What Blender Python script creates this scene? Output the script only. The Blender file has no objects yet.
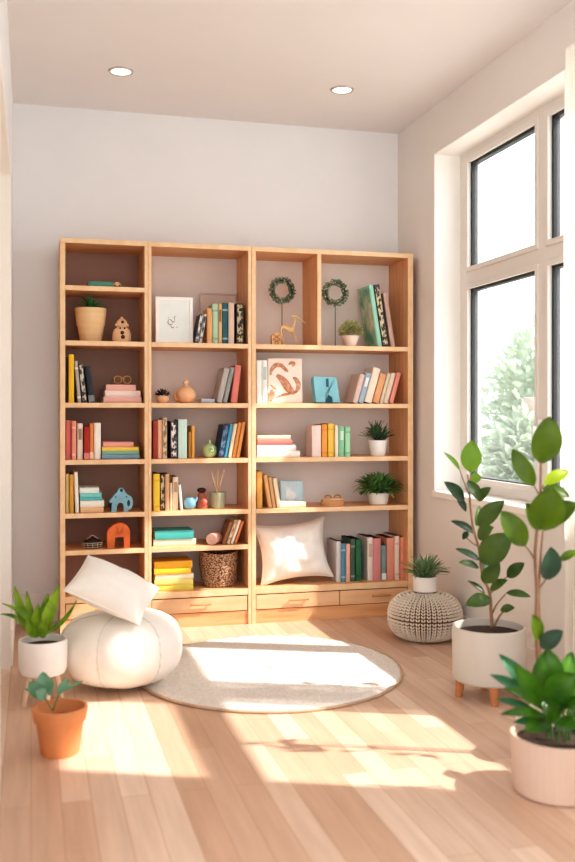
import bpy, bmesh, math, random
from mathutils import Vector, Matrix, Euler, noise
random.seed(7)
PI = math.pi
SC = bpy.context.scene
COL = SC.collection

# ------------------------------------------------------------------ measuring
F, CX, CY, CAMZ, YAW = 962.0, 287.5, 415.0, 1.12, math.radians(14.93)
S_, C_ = math.sin(YAW), math.cos(YAW)

def at(px, py, d):
    """world point seen at a pixel of the photograph, d metres away from the lens plane"""
    r = (px - CX) / F * d
    return Vector((r * C_ + d * S_, -r * S_ + d * C_, CAMZ + (CY - py) / F * d))

def X_on(px, Y):
    t = (px - CX) / F
    return Y * (S_ + t * C_) / (C_ - t * S_)

def Z_on(px, py, Y):
    d = X_on(px, Y) * S_ + Y * C_
    return CAMZ + (CY - py) / F * d

# ------------------------------------------------------------------ materials
def lin(h):
    h = h.lstrip('#')
    out = []
    for k in (0, 2, 4):
        c = int(h[k:k + 2], 16) / 255
        out.append(c / 12.92 if c <= 0.04045 else ((c + 0.055) / 1.055) ** 2.4)
    return (*out, 1)

MATS = {}
def mat(hexc, rough=0.6, var=0.10, scale=14.0, bump=0.0, bscale=120.0, stretch=(1, 1, 1), metal=0.0, sub=0.0, trans=0.0, spec=0.4, hex2=None):
    key = (hexc, rough, var, scale, bump, bscale, stretch, metal, trans, hex2)
    if key in MATS: return MATS[key]
    m = bpy.data.materials.new('mat_' + hexc.lstrip('#'))
    m.use_nodes = True
    nt = m.node_tree; N = nt.nodes; L = nt.links
    p = N['Principled BSDF']
    p.inputs['Roughness'].default_value = rough
    p.inputs['Metallic'].default_value = metal
    p.inputs['Specular IOR Level'].default_value = spec
    tc = N.new('ShaderNodeTexCoord'); mp = N.new('ShaderNodeMapping')
    mp.inputs['Scale'].default_value = stretch
    L.new(tc.outputs['Object'], mp.inputs['Vector'])
    nz = N.new('ShaderNodeTexNoise'); nz.inputs['Scale'].default_value = scale; nz.inputs['Detail'].default_value = 4
    L.new(mp.outputs['Vector'], nz.inputs['Vector'])
    cr = N.new('ShaderNodeValToRGB')
    c = lin(hexc); c2 = lin(hex2) if hex2 else tuple(x * (1 - 2 * var) for x in c[:3]) + (1,)
    cr.color_ramp.elements[0].position = 0.3; cr.color_ramp.elements[1].position = 0.62
    cr.color_ramp.elements[0].color = c2; cr.color_ramp.elements[1].color = c
    L.new(nz.outputs['Fac'], cr.inputs['Fac'])
    L.new(cr.outputs['Color'], p.inputs['Base Color'])
    if bump:
        n2 = N.new('ShaderNodeTexNoise'); n2.inputs['Scale'].default_value = bscale; n2.inputs['Detail'].default_value = 3
        L.new(mp.outputs['Vector'], n2.inputs['Vector'])
        b = N.new('ShaderNodeBump'); b.inputs['Strength'].default_value = bump; b.inputs['Distance'].default_value = 0.01
        L.new(n2.outputs['Fac'], b.inputs['Height']); L.new(b.outputs['Normal'], p.inputs['Normal'])
    if trans:
        tr = N.new('ShaderNodeBsdfTranslucent'); mx = N.new('ShaderNodeMixShader')
        mx.inputs['Fac'].default_value = trans
        L.new(cr.outputs['Color'], tr.inputs['Color'])
        L.new(p.outputs['BSDF'], mx.inputs[1]); L.new(tr.outputs['BSDF'], mx.inputs[2])
        L.new(mx.outputs['Shader'], N['Material Output'].inputs['Surface'])
    MATS[key] = m
    return m

def wood(axis, light='#e6b383', dark='#d59c69'):
    st = {'x': (1.2, 16, 16), 'y': (16, 1.2, 16), 'z': (16, 16, 1.2)}[axis]
    return mat(light, 0.5, scale=2.6, bump=0.05, bscale=6, stretch=st, hex2=dark)

def floor_mat():
    m = bpy.data.materials.new('oak_plank_floor'); m.use_nodes = True
    nt = m.node_tree; N = nt.nodes; L = nt.links; p = N['Principled BSDF']
    tc = N.new('ShaderNodeTexCoord'); mp = N.new('ShaderNodeMapping')
    mp.inputs['Rotation'].default_value = (0, 0, PI / 2)
    L.new(tc.outputs['Object'], mp.inputs['Vector'])
    br = N.new('ShaderNodeTexBrick')
    br.offset = 0.37; br.offset_frequency = 2
    br.inputs['Scale'].default_value = 1.0
    br.inputs['Brick Width'].default_value = 0.95; br.inputs['Row Height'].default_value = 0.085
    br.inputs['Mortar Size'].default_value = 0.0012; br.inputs['Mortar Smooth'].default_value = 0.3
    br.inputs['Color1'].default_value = lin('#e6ccb6'); br.inputs['Color2'].default_value = lin('#cea98f')
    br.inputs['Mortar'].default_value = lin('#b98c6e')
    L.new(mp.outputs['Vector'], br.inputs['Vector'])
    mp2 = N.new('ShaderNodeMapping'); mp2.inputs['Scale'].default_value = (22, 1.6, 1)
    L.new(tc.outputs['Object'], mp2.inputs['Vector'])
    nz = N.new('ShaderNodeTexNoise'); nz.inputs['Scale'].default_value = 1.6; nz.inputs['Detail'].default_value = 5
    L.new(mp2.outputs['Vector'], nz.inputs['Vector'])
    cr = N.new('ShaderNodeValToRGB')
    cr.color_ramp.elements[0].position = 0.3; cr.color_ramp.elements[0].color = (0.80, 0.76, 0.72, 1)
    cr.color_ramp.elements[1].position = 0.7; cr.color_ramp.elements[1].color = (1.05, 1.05, 1.05, 1)
    L.new(nz.outputs['Fac'], cr.inputs['Fac'])
    mx = N.new('ShaderNodeMix'); mx.data_type = 'RGBA'; mx.blend_type = 'MULTIPLY'; mx.inputs['Factor'].default_value = 0.6
    L.new(br.outputs['Color'], mx.inputs['A']); L.new(cr.outputs['Color'], mx.inputs['B'])
    L.new(mx.outputs['Result'], p.inputs['Base Color'])
    p.inputs['Roughness'].default_value = 0.38
    p.inputs['Specular IOR Level'].default_value = 0.45
    bp = N.new('ShaderNodeBump'); bp.inputs['Strength'].default_value = 0.15; bp.inputs['Distance'].default_value = 0.002
    bp.invert = True
    L.new(br.outputs['Fac'], bp.inputs['Height']); L.new(bp.outputs['Normal'], p.inputs['Normal'])
    return m

def glass_mat():
    m = bpy.data.materials.new('window_glass'); m.use_nodes = True
    nt = m.node_tree; N = nt.nodes; L = nt.links; N.remove(N['Principled BSDF'])
    t = N.new('ShaderNodeBsdfTransparent'); g = N.new('ShaderNodeBsdfGlossy'); g.inputs['Roughness'].default_value = 0.02
    d = N.new('ShaderNodeBsdfTranslucent'); d.inputs['Color'].default_value = (1, 1, 1, 1)
    fr = N.new('ShaderNodeValue'); fr.outputs[0].default_value = 0.04
    nz = N.new('ShaderNodeTexNoise'); nz.inputs['Scale'].default_value = 0.8
    mr = N.new('ShaderNodeMapRange'); mr.inputs['To Min'].default_value = 0.02; mr.inputs['To Max'].default_value = 0.05
    L.new(nz.outputs['Fac'], mr.inputs['Value'])
    a = N.new('ShaderNodeMixShader'); b = N.new('ShaderNodeMixShader')
    L.new(mr.outputs['Result'], a.inputs['Fac']); L.new(t.outputs[0], a.inputs[1]); L.new(d.outputs[0], a.inputs[2])
    L.new(fr.outputs[0], b.inputs['Fac']); L.new(a.outputs[0], b.inputs[1]); L.new(g.outputs[0], b.inputs[2])
    L.new(b.outputs[0], N['Material Output'].inputs['Surface'])
    return m

def sheer_mat():
    m = bpy.data.materials.new('sheer_fabric'); m.use_nodes = True
    nt = m.node_tree; N = nt.nodes; L = nt.links; p = N['Principled BSDF']
    p.inputs['Base Color'].default_value = lin('#faf6ee'); p.inputs['Roughness'].default_value = 0.9
    t = N.new('ShaderNodeBsdfTranslucent'); t.inputs['Color'].default_value = lin('#faf6ee')
    tr = N.new('ShaderNodeBsdfTransparent')
    w = N.new('ShaderNodeTexNoise'); w.inputs['Scale'].default_value = 300
    mr = N.new('ShaderNodeMapRange'); mr.inputs['To Min'].default_value = 0.1; mr.inputs['To Max'].default_value = 0.28
    L.new(w.outputs['Fac'], mr.inputs['Value'])
    a = N.new('ShaderNodeMixShader'); a.inputs['Fac'].default_value = 0.5
    b = N.new('ShaderNodeMixShader')
    L.new(p.outputs[0], a.inputs[1]); L.new(t.outputs[0], a.inputs[2])
    L.new(mr.outputs['Result'], b.inputs['Fac']); L.new(a.outputs[0], b.inputs[1]); L.new(tr.outputs[0], b.inputs[2])
    L.new(b.outputs[0], N['Material Output'].inputs['Surface'])
    return m

def glow_mat(hexc, s):
    m = bpy.data.materials.new('lamp_glow'); m.use_nodes = True
    p = m.node_tree.nodes['Principled BSDF']
    p.inputs['Base Color'].default_value = lin(hexc)
    p.inputs['Emission Color'].default_value = lin(hexc); p.inputs['Emission Strength'].default_value = s
    return m

# ------------------------------------------------------------------ mesh helpers
def link(o, parent=None):
    COL.objects.link(o)
    if parent is not None: o.parent = parent
    return o

def obj(name, bm, m, parent=None, smooth=False, bevel=0.0, sub=0, loc=None, rot=None):
    bmesh.ops.recalc_face_normals(bm, faces=bm.faces[:])
    me = bpy.data.meshes.new(name); bm.to_mesh(me); bm.free()
    if m is not None: me.materials.append(m)
    if smooth:
        for p in me.polygons: p.use_smooth = True
        if smooth != 'all': me.set_sharp_from_angle(angle=math.radians(40))
    o = bpy.data.objects.new(name, me)
    if bevel:
        b = o.modifiers.new('bevel', 'BEVEL'); b.width = bevel; b.segments = 2; b.limit_method = 'ANGLE'
    if sub:
        s = o.modifiers.new('sub', 'SUBSURF'); s.levels = sub; s.render_levels = sub
    if loc is not None: o.location = loc
    if rot is not None: o.rotation_euler = rot
    return link(o, parent)

def tag(o, label=None, cat=None, group=None, kind=None):
    if label: o['label'] = label
    if cat: o['category'] = cat
    if group: o['group'] = group
    if kind: o['kind'] = kind
    return o

def thing(name, label, cat, loc=(0, 0, 0), rot=(0, 0, 0), group=None):
    o = bpy.data.objects.new(name, None); o.empty_display_size = 0.05
    o.location = loc; o.rotation_euler = rot
    link(o); return tag(o, label, cat, group)

def NB(): return bmesh.new()

def box(bm, x0, x1, y0, y1, z0, z1):
    v = [bm.verts.new(p) for p in ((x0, y0, z0), (x1, y0, z0), (x1, y1, z0), (x0, y1, z0), (x0, y0, z1), (x1, y0, z1), (x1, y1, z1), (x0, y1, z1))]
    for f in ((0, 3, 2, 1), (4, 5, 6, 7), (0, 1, 5, 4), (1, 2, 6, 5), (2, 3, 7, 6), (3, 0, 4, 7)):
        bm.faces.new([v[i] for i in f])
    return bm

def bx(*a): return box(NB(), *a)

def lathe(bm, prof, seg=32, c=(0, 0, 0), sx=1, sy=1):
    rings = []
    for r, z in prof:
        if r < 1e-6: rings.append([bm.verts.new((c[0], c[1], c[2] + z))])
        else: rings.append([bm.verts.new((c[0] + sx * r * math.cos(2 * PI * k / seg), c[1] + sy * r * math.sin(2 * PI * k / seg), c[2] + z)) for k in range(seg)])
    for a, b in zip(rings, rings[1:]):
        for k in range(seg):
            j = (k + 1) % seg
            if len(a) == 1 and len(b) == 1: continue
            if len(a) == 1: bm.faces.new((a[0], b[j], b[k]))
            elif len(b) == 1: bm.faces.new((a[k], a[j], b[0]))
            else: bm.faces.new((a[k], a[j], b[j], b[k]))
    return bm

def tube(bm, pts, rad, seg=8, cap=True, closed=False):
    pts = [Vector(p) for p in pts]; n = len(pts)
    if not isinstance(rad, (list, tuple)): rad = [rad] * n
    rings = []; prev = None
    for i, p in enumerate(pts):
        if closed: d = pts[(i + 1) % n] - pts[i - 1]
        else: d = pts[min(i + 1, n - 1)] - pts[max(i - 1, 0)]
        d.normalize()
        if prev is None:
            u = d.orthogonal().normalized()
        else:
            u = prev - d * prev.dot(d)
            u = u.normalized() if u.length > 1e-6 else d.orthogonal().normalized()
        prev = u; w = d.cross(u)
        rings.append([bm.verts.new(p + (u * math.cos(2 * PI * k / seg) + w * math.sin(2 * PI * k / seg)) * rad[i]) for k in range(seg)])
    prs = list(zip(rings, rings[1:]))
    if closed: prs.append((rings[-1], rings[0]))
    for a, b in prs:
        for k in range(seg):
            j = (k + 1) % seg; bm.faces.new((a[k], a[j], b[j], b[k]))
    if cap and not closed:
        bm.faces.new(rings[0][::-1]); bm.faces.new(rings[-1])
    return bm

def smooth_path(pts, n=6):
    pts = [Vector(p) for p in pts]; out = []
    for i in range(len(pts) - 1):
        p0, p1, p2, p3 = pts[max(i - 1, 0)], pts[i], pts[i + 1], pts[min(i + 2, len(pts) - 1)]
        for k in range(n):
            t = k / n
            out.append(0.5 * ((2 * p1) + (p2 - p0) * t + (2 * p0 - 5 * p1 + 4 * p2 - p3) * t * t + (3 * p1 - p0 - 3 * p2 + p3) * t ** 3))
    out.append(pts[-1]); return out

def ball(bm, c, r, sx=1, sy=1, sz=1, seg=14, rot=None):
    M = Matrix.Translation(c) @ (rot or Matrix()) @ Matrix.Diagonal((r * sx, r * sy, r * sz, 1))
    bmesh.ops.create_uvsphere(bm, u_segments=seg, v_segments=max(5, seg // 2 + 1), radius=1, matrix=M)
    return bm

def prism(bm, poly, y0, y1):
    """poly: list of (x,z), pushed through from y0 to y1"""
    a = [bm.verts.new((x, y0, z)) for x, z in poly]; b = [bm.verts.new((x, y1, z)) for x, z in poly]
    f1 = bm.faces.new(a); f2 = bm.faces.new(b[::-1])
    for i in range(len(poly)):
        j = (i + 1) % len(poly); bm.faces.new((a[j], a[i], b[i], b[j]))
    bmesh.ops.triangulate(bm, faces=[f1, f2])
    return bm

def leaf(bm, P, Q, w, n, arc=0.08, fold=0.12, nu=7, nv=2, sharp=0.75, peak=0.9):
    P, Q, n = Vector(P), Vector(Q), Vector(n)
    ax = Q - P; Ln = ax.length
    if Ln < 1e-6: return bm
    sd = ax.cross(n)
    sd = sd.normalized() if sd.length > 1e-6 else ax.orthogonal().normalized()
    n = sd.cross(ax).normalized()
    rows = []
    for i in range(nu + 1):
        t = i / nu
        wd = w * 0.5 * max(0.02, math.sin(PI * t ** peak)) ** sharp
        c = P + ax * t + n * arc * Ln * math.sin(PI * t)
        rows.append([bm.verts.new(c + sd * wd * (j / nv) + n * fold * w * abs(j / nv) ** 1.5) for j in range(-nv, nv + 1)])
    for a, b in zip(rows, rows[1:]):
        for k in range(2 * nv): bm.faces.new((a[k], a[k + 1], b[k + 1], b[k]))
    return bm

def spiky(bm, c, n, ln, w, lo=15, hi=70, arch=0.25, seed=1, nu=6, spread=0.01):
    R = random.Random(seed); c = Vector(c)
    for i in range(n):
        az = 2 * PI * (i * 0.618 + R.uniform(-.05, .05)); el = math.radians(R.uniform(lo, hi))
        l = ln * R.uniform(0.7, 1.05)
        h = Vector((math.cos(az), math.sin(az), 0))
        P = c + h * spread * R.random()
        Q = P + h * l * math.cos(el) + Vector((0, 0, l * math.sin(el)))
        nn = Vector((0, 0, 1)) * math.cos(el) - h * math.sin(el)
        leaf(bm, P, Q, w * R.uniform(.8, 1.1), nn, arc=arch * R.uniform(.4, 1), fold=0.2, nu=nu, nv=1, sharp=0.7, peak=0.7)
    return bm

def bushy(bm, c, rx, ry, rz, n, ln, w, seed=1, low=-0.2):
    R = random.Random(seed); c = Vector(c)
    for i in range(n):
        z = R.uniform(low, 1); az = R.uniform(0, 2 * PI); s = math.sqrt(max(0, 1 - z * z))
        d = Vector((s * math.cos(az), s * math.sin(az), z)); k = R.uniform(0.45, 0.95)
        P = c + Vector((d.x * rx * k, d.y * ry * k, d.z * rz * k))
        q = (d + Vector((R.uniform(-.7, .7), R.uniform(-.7, .7), R.uniform(-.5, .6)))).normalized()
        leaf(bm, P, P + q * ln * R.uniform(.6, 1.1), w * R.uniform(.7, 1.1), Vector((R.uniform(-.5, .5), R.uniform(-.5, .5), 1)), arc=.1, nu=4, nv=1)
    return bm

def ring_pts(r, n=40, c=(0, 0, 0), plane='xz'):
    out = []
    for k in range(n):
        a = 2 * PI * k / n; u, v = r * math.cos(a), r * math.sin(a)
        out.append(Vector(c) + (Vector((u, 0, v)) if plane == 'xz' else Vector((u, v, 0))))
    return out

# ------------------------------------------------------------------ colours
WHITE_W = mat('#ecedee', 0.75, var=0.012, scale=3, bump=0.02, bscale=220)
RWALL = mat('#e5e0da', 0.75, var=0.012, scale=3, bump=0.02, bscale=220)
CEIL = mat('#e8e5e4', 0.8, var=0.01, scale=3, bump=0.02, bscale=220)
TRIM = mat('#f4f1ec', 0.5, var=0.01, scale=3)
WX, WZ = wood('x'), wood('z')
FABRIC = mat('#f4f0e9', 0.85, var=0.02, scale=6, bump=0.12, bscale=500)
FRAMEC = mat('#e2ddd6', 0.45, var=0.015, scale=4)
PAGES = mat('#f4ecdc', 0.8, var=0.05, scale=2, stretch=(400, 1, 1))
SOIL = mat('#4a382c', 0.95, var=0.2, scale=60, bump=0.6, bscale=90)

# ------------------------------------------------------------------ the setting
LX, RX, BY, CZ, FY = -0.093, 2.109, 5.36, 2.792, -1.6
def struct(name, bm, m, parent=None, **k):
    o = obj(name, bm, m, parent, **k)
    if parent is None: o['kind'] = 'structure'
    return o

struct('floor', bx(-2.3, RX + 0.16, FY, BY + 0.1, -0.08, 0), floor_mat())
struct('ceiling', bx(-2.3, RX + 0.224, FY, BY + 0.1, CZ, CZ + 0.12), CEIL)
struct('wall_back', bx(LX - 0.25, RX + 0.224, BY, BY + 0.12, -0.08, CZ), WHITE_W)
WY0, WY1, WZ0, WZ1, WX0 = 2.06, 4.83, 0.70, 2.535, 2.262      # window opening
bm = NB()
box(bm, RX, RX + 0.224, FY, WY0, -0.08, CZ); box(bm, RX, RX + 0.224, WY1, BY, -0.08, CZ)
box(bm, RX, RX + 0.224, WY0, WY1, -0.08, WZ0); box(bm, RX, RX + 0.224, WY0, WY1, WZ1, CZ)
struct('wall_right', bm, RWALL)
DY0, DY1, DZ = 2.90, 4.45, 2.21                               # doorway in the left wall
bm = NB()
box(bm, LX - 0.22, LX, 2.30, DY0, -0.08, CZ); box(bm, LX - 0.22, LX, DY1, BY, -0.08, CZ)
box(bm, LX - 0.22, LX, DY0, DY1, DZ, CZ)
struct('wall_left', bm, WHITE_W)
# door: jamb lining, leaf set back in it, hinges on the far jamb
dj = NB()
box(dj, LX - 0.215, LX + 0.006, DY1 - 0.03, DY1 + 0.001, 0, DZ); box(dj, LX - 0.215, LX + 0.006, DY0 - 0.001, DY0 + 0.03, 0, DZ)
box(dj, LX - 0.215, LX + 0.006, DY0 + 0.03, DY1 - 0.03, DZ - 0.03, DZ + 0.001)
door = struct('door_1', dj, TRIM)
lf = struct('door_leaf', bx(LX - 0.215, LX - 0.175, DY0 + 0.03, DY1 - 0.03, 0.01, DZ - 0.03), mat('#e6ded4', 0.5, 0.01), door)
for z in (0.33, 0.98, 1.90):
    bm = NB(); tube(bm, [(LX - 0.165, DY1 - 0.042, z), (LX - 0.165, DY1 - 0.042, z + 0.09)], 0.008, 10)
    box(bm, LX - 0.165, LX - 0.12, DY1 - 0.035, DY1 - 0.0295, z, z + 0.09)
    struct('hinge', bm, mat('#b9b0a6', 0.35, 0.05, metal=0.7), door, smooth=True)
struct('baseboard_back', bx(LX, RX, BY - 0.016, BY, 0, 0.165), WHITE_W, bevel=0.004)
struct('baseboard_left', bx(LX, LX + 0.014, DY1 + 0.002, BY - 0.016, 0, 0.165), TRIM, bevel=0.004)
struct('baseboard_right', bx(RX - 0.012, RX, 2.0, BY - 0.016, 0, 0.11), RWALL, bevel=0.004)

# window: frame with two rows of three panes
cols = [(4.72, 4.003), (3.892, 3.17), (3.06, 2.17)]
rows = [(0.785, 1.796), (1.906, 2.472)]
ys = [WY1] + [v for c in cols for v in c] + [WY0]
bm = NB(); x0, x1 = WX0, WX0 + 0.07
for a, b in ((WY1, 4.72), (4.003, 3.892), (3.17, 3.06), (2.17, WY0)): box(bm, x0, x1, b, a, WZ0, WZ1)
for ya, yb in cols:
    for za, zb in ((WZ0, 0.785), (1.796, 1.906), (2.472, WZ1)): box(bm, x0, x1, yb, ya, za, zb)
win = struct('window_1', bm, FRAMEC)
GL = glass_mat(); BLK = mat('#2e3033', 0.4, 0.05)
for ya, yb in cols:
    for za, zb in rows:
        bm = NB(); s = 0.022                                     # sash ring standing a little proud
        for q in ((yb - s, yb + .004, za - s, zb + s), (ya - .004, ya + s, za - s, zb + s)): box(bm, x0 - 0.012, x0 + 0.005, *q)
        box(bm, x0 - 0.012, x0 + 0.005, yb, ya, za - s, za + .004); box(bm, x0 - 0.012, x0 + 0.005, yb, ya, zb - .004, zb + s)
        struct('sash', bm, FRAMEC, win, bevel=0.003)
        bm = NB(); s = 0.016
        box(bm, x0 + 0.012, x0 + 0.045, ya - s, ya, za, zb); box(bm, x0 + 0.012, x0 + 0.045, yb, yb + s * .5, za, zb)
        box(bm, x0 + 0.012, x0 + 0.045, yb, ya, zb - s, zb); box(bm, x0 + 0.012, x0 + 0.045, yb, ya, za, za + s * .6)
        struct('gasket', bm, BLK, win)
        struct('pane', bx(x0 + 0.026, x0 + 0.031, yb + .004, ya - .004, za + .004, zb - .004), GL, win)
bm = NB(); box(bm, x0 - 0.02, x0 - 0.010, 3.935, 3.962, 1.02, 1.10)
tube(bm, [(x0 - 0.02, 3.949, 1.06), (x0 - 0.045, 3.949, 1.06)], 0.009, 10); box(bm, x0 - 0.055, x0 - 0.043, 3.940, 3.958, 0.94, 1.07)
struct('window_handle', bm, TRIM, win, bevel=0.003)
bm = NB()
box(bm, RX + .001, WX0, WY1 - .004, WY1 - .0005, WZ0 + .012, WZ1 - .0005); box(bm, RX + .001, WX0, WY0 + .0005, WY0 + .004, WZ0 + .012, WZ1 - .0005)
box(bm, RX + .001, WX0, WY0 + .004, WY1 - .004, WZ1 - .004, WZ1 - .0005)
struct('reveal', bm, mat('#f7f5f1', .6, .01, scale=3), win)
struct('window_sill', bx(RX - 0.015, WX0, WY0 + .002, WY1 - .002, WZ0 - 0.02, WZ0 + 0.012), TRIM, win, bevel=0.004)

# outside: ground and a tree past the glass
struct('ground', bx(RX + 0.4, 16, -6, 18, -0.4, -0.3), mat('#cfcabf', 0.9, 0.06, scale=2))
def outdoor_tree(name, label, c, rx, ry, rz, n, seed, hx):
    t = thing(name, label, 'tree', (c[0], c[1], -0.3), group=None)
    bm = NB(); tube(bm, smooth_path([(0, 0, 0), (0.04, 0.02, 0.7), (-0.03, 0.0, 1.4 + c[2] * .3)]), [0.09] * 12 + [0.06], 10)
    obj('trunk', bm, mat('#9a8d7c', 0.9), t, smooth=True)
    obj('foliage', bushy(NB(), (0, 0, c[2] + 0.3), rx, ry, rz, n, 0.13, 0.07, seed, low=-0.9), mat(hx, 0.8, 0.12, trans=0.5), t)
outdoor_tree('garden_tree', 'pale green leafy tree standing outside behind the lower window pane', (5.15, 8.45, 0.80), 1.10, 0.9, 1.35, 7000, 3, '#b4c6a8')  # leaf green paled, outdoor haze put into the colour
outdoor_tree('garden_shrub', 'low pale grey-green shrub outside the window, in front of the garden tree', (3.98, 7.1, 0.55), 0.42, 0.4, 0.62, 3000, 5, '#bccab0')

# ------------------------------------------------------------------ bookcases (three units side by side)
BF = 5.03                                                        # front plane
TH = 0.025
ZT, Z0, Z1, Z2, Z3, Z4, Z5, ZB = 2.024, 1.783, 1.501, 1.183, 0.890, 0.616, 0.427, 0.192
EDGE = mat('#efcfa8', .5, scale=2.6, stretch=(6, 6, 6), hex2='#e6bf92')  # lighter wood copy, carries the light on the front faces
DRW = wood('x', '#eac39a', '#dfb185')
def bookcase(label, xa, xb, shelves, back, drawers, ta=0.018, tb=0.018, divider=None):
    t = thing('bookcase', label, 'bookcase', ((xa + xb) / 2, (BF + BY) / 2, 0), group='light oak bookcases along the back wall')
    ox, oy = t.location.x, t.location.y
    def B(x0, x1, y0, y1, z0, z1): return bx(x0 - ox, x1 - ox, y0 - oy, y1 - oy, z0, z1)
    yb = BY - 0.02; g = 0.0006
    obj('side_panel', B(xa + g, xa + ta, BF, yb, 0, ZT - TH), WZ, t, bevel=0.0015)
    obj('side_panel', B(xb - tb, xb - g, BF, yb, 0, ZT - TH), WZ, t, bevel=0.0015)
    obj('top_panel', B(xa + g, xb - g, BF, yb, ZT - TH, ZT), WX, t, bevel=0.0015)
    obj('bottom_panel', B(xa + ta, xb - tb, BF + .001, yb - .01, ZB - 0.034, ZB), WX, t, bevel=0.0015)
    for z in shelves: obj('shelf', B(xa + ta, xb - tb, BF + .001, yb - .01, z - TH, z), WX, t, bevel=0.0015)
    obj('back_panel', B(xa + ta, xb - tb, yb - 0.01, yb, 0.02, ZT - TH), back, t)
    obj('plinth', B(xa + ta, xb - tb, BF + 0.008, BF + 0.03, 0, 0.072), WX, t)
    if divider: obj('divider', B(divider[0], divider[1], BF + .001, yb - .01, Z1, ZT - TH), WZ, t, bevel=0.0015)
    for o in t.children:                                         # front faces paler: the light they catch, put into the colour
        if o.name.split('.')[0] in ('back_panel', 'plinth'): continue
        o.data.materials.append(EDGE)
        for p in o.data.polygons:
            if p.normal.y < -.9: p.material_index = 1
    x = xa + ta; w = (xb - tb - x) / drawers
    for k in range(drawers):
        a, b = x + k * w + 0.003, x + (k + 1) * w - 0.003
        if drawers > 1: m_ = X_on(339.8, BF); a, b = (x + .003, m_ - .002) if k == 0 else (m_ + .002, xb - tb - .003)
        d = obj('drawer', B(a, b, BF + 0.003, BF + 0.28, 0.076, 0.153), DRW, t, bevel=0.002)
        c = (a + b) / 2 + (0.04 if drawers > 1 and k else 0); bm = NB()
        tube(bm, [(c - 0.055 - ox, BF - 0.012 - oy, 0.120), (c + 0.055 - ox, BF - 0.012 - oy, 0.120)], 0.0055, 8)
        for q in (-0.045, 0.045): tube(bm, [(c + q - ox, BF - 0.012 - oy, 0.120), (c + q - ox, BF + 0.004 - oy, 0.120)], 0.004, 8)
        obj('handle', bm, mat('#cf9a66', 0.45), d, smooth=True)
    return t
XA, XB, XC, XD = X_on(60, BF), X_on(148, BF), X_on(251.5, BF), X_on(413.4, BF)
bookcase('narrow light oak bookcase with shade-darkened brown back, first from the left wall', XA, XB, (Z0, Z1, Z2, Z3, Z4, Z5),
         mat('#a88a7c', 0.8, 0.03, scale=3), 1, ta=X_on(65.3, BF) - XA)  # back darker than the other units, shelf shade put into its colour
bookcase('middle light oak bookcase with taupe back, holding woven basket and one drawer', XB, XC, (Z1, Z2, Z3, Z4, Z5),
         mat('#e9dfd8', 0.8, 0.03, scale=3), 1)
bookcase('wide light oak bookcase with two drawers and a divided top, beside the right wall', XC, XD, (Z1, Z2, Z3, Z4),
         mat('#f0eae4', 0.8, 0.03, scale=3), 2, ta=X_on(256, BF) - XC, tb=XD - X_on(408, BF), divider=(X_on(317.4, BF), X_on(321.4, BF)))

# ------------------------------------------------------------------ books
YS = BF + 0.035                                                  # plane of the spines
def book(t, h, dp, hexc, loc, lean=0.0, flat=False, yaw=0.0, label='', group=None, band=None, name='book', page=None):
    """spine faces the room; lean in degrees, plus = top to the right"""
    b = min(0.0028, t * 0.2); m = mat(hexc, 0.55, 0.05, scale=9)
    bm = NB(); e = 0.0025
    prof = [(0, 0.0), (t * .2, -e), (t * .5, -e * 1.35), (t * .8, -e), (t, 0.0)]
    pts = prof + [(t, dp), (t - b, dp), (t - b, b), (b, b), (b, dp), (0, dp)]
    lo = [bm.verts.new((x, y, 0)) for x, y in pts]; hi = [bm.verts.new((x, y, h)) for x, y in pts]
    f1 = bm.faces.new(lo[::-1]); f2 = bm.faces.new(hi); n = len(pts)
    for i in range(n): bm.faces.new((lo[i], lo[(i + 1) % n], hi[(i + 1) % n], hi[i]))
    bmesh.ops.triangulate(bm, faces=[f1, f2])
    th = math.radians(lean)
    x, y, z = loc
    if flat: rot = (0, PI / 2, yaw); pos = (x, y, z + t)
    else:
        rot = (0, th, yaw)
        # pivot on the lowest corner
        if th > 0: pos = (x + t - t * math.cos(th), y, z + t * math.sin(th))
        else: pos = (x, y, z)
    o = obj(name, bm, m, None, loc=pos, rot=rot)
    tag(o, label, 'book', group)
    obj('pages', bx(b * 1.02, t - b * 1.02, b * 1.02, dp - 0.004, 0.003, h - 0.003), page or PAGES, o)
    if band and t > 0.012:
        kind, hx = band; bm = NB()
        if kind == 'title':
            box(bm, t * .22, t * .78, -e * 1.35 - .0012, -e * .7, h * .55, h * .85)
        elif kind == 'foot':
            box(bm, -.0004, t + .0004, -e * 1.35 - .0010, -e * .2, h * .02, h * .20)
        elif kind == 'speckle':
            box(bm, t * .10, t * .90, -e * 1.35 - .0008, -e * .5, h * .03, h * .97)
            obj('spine_print', bm, speck(hexc, hx), o); return o
        elif kind == 'cover':
            box(bm, -.0008, .0003, dp * .05, dp * .95, h * .04, h * .96)
            obj('cover_print', bm, mat('#5fae94', .6, .03, scale=11, hex2=hx), o); return o
        else:
            bm.free()
            for z0 in (.1, .8): obj('spine_band', bx(-.0003, t + .0003, -e * 1.35 - .0008, -e * .2, h * z0, h * (z0 + .05)), mat(hx, 0.5, 0.03), o)
            return o
        obj('title_band', bm, mat(hx, 0.5, 0.03), o)
    return o

def speck(a, b):
    m = mat(a, .6, .01, scale=55.0, stretch=(1.6, 1, 1), hex2=b)
    c = [n for n in m.node_tree.nodes if n.type == 'VALTORGB'][0].color_ramp
    c.elements[0].position = .47; c.elements[1].position = .53
    return m

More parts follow.
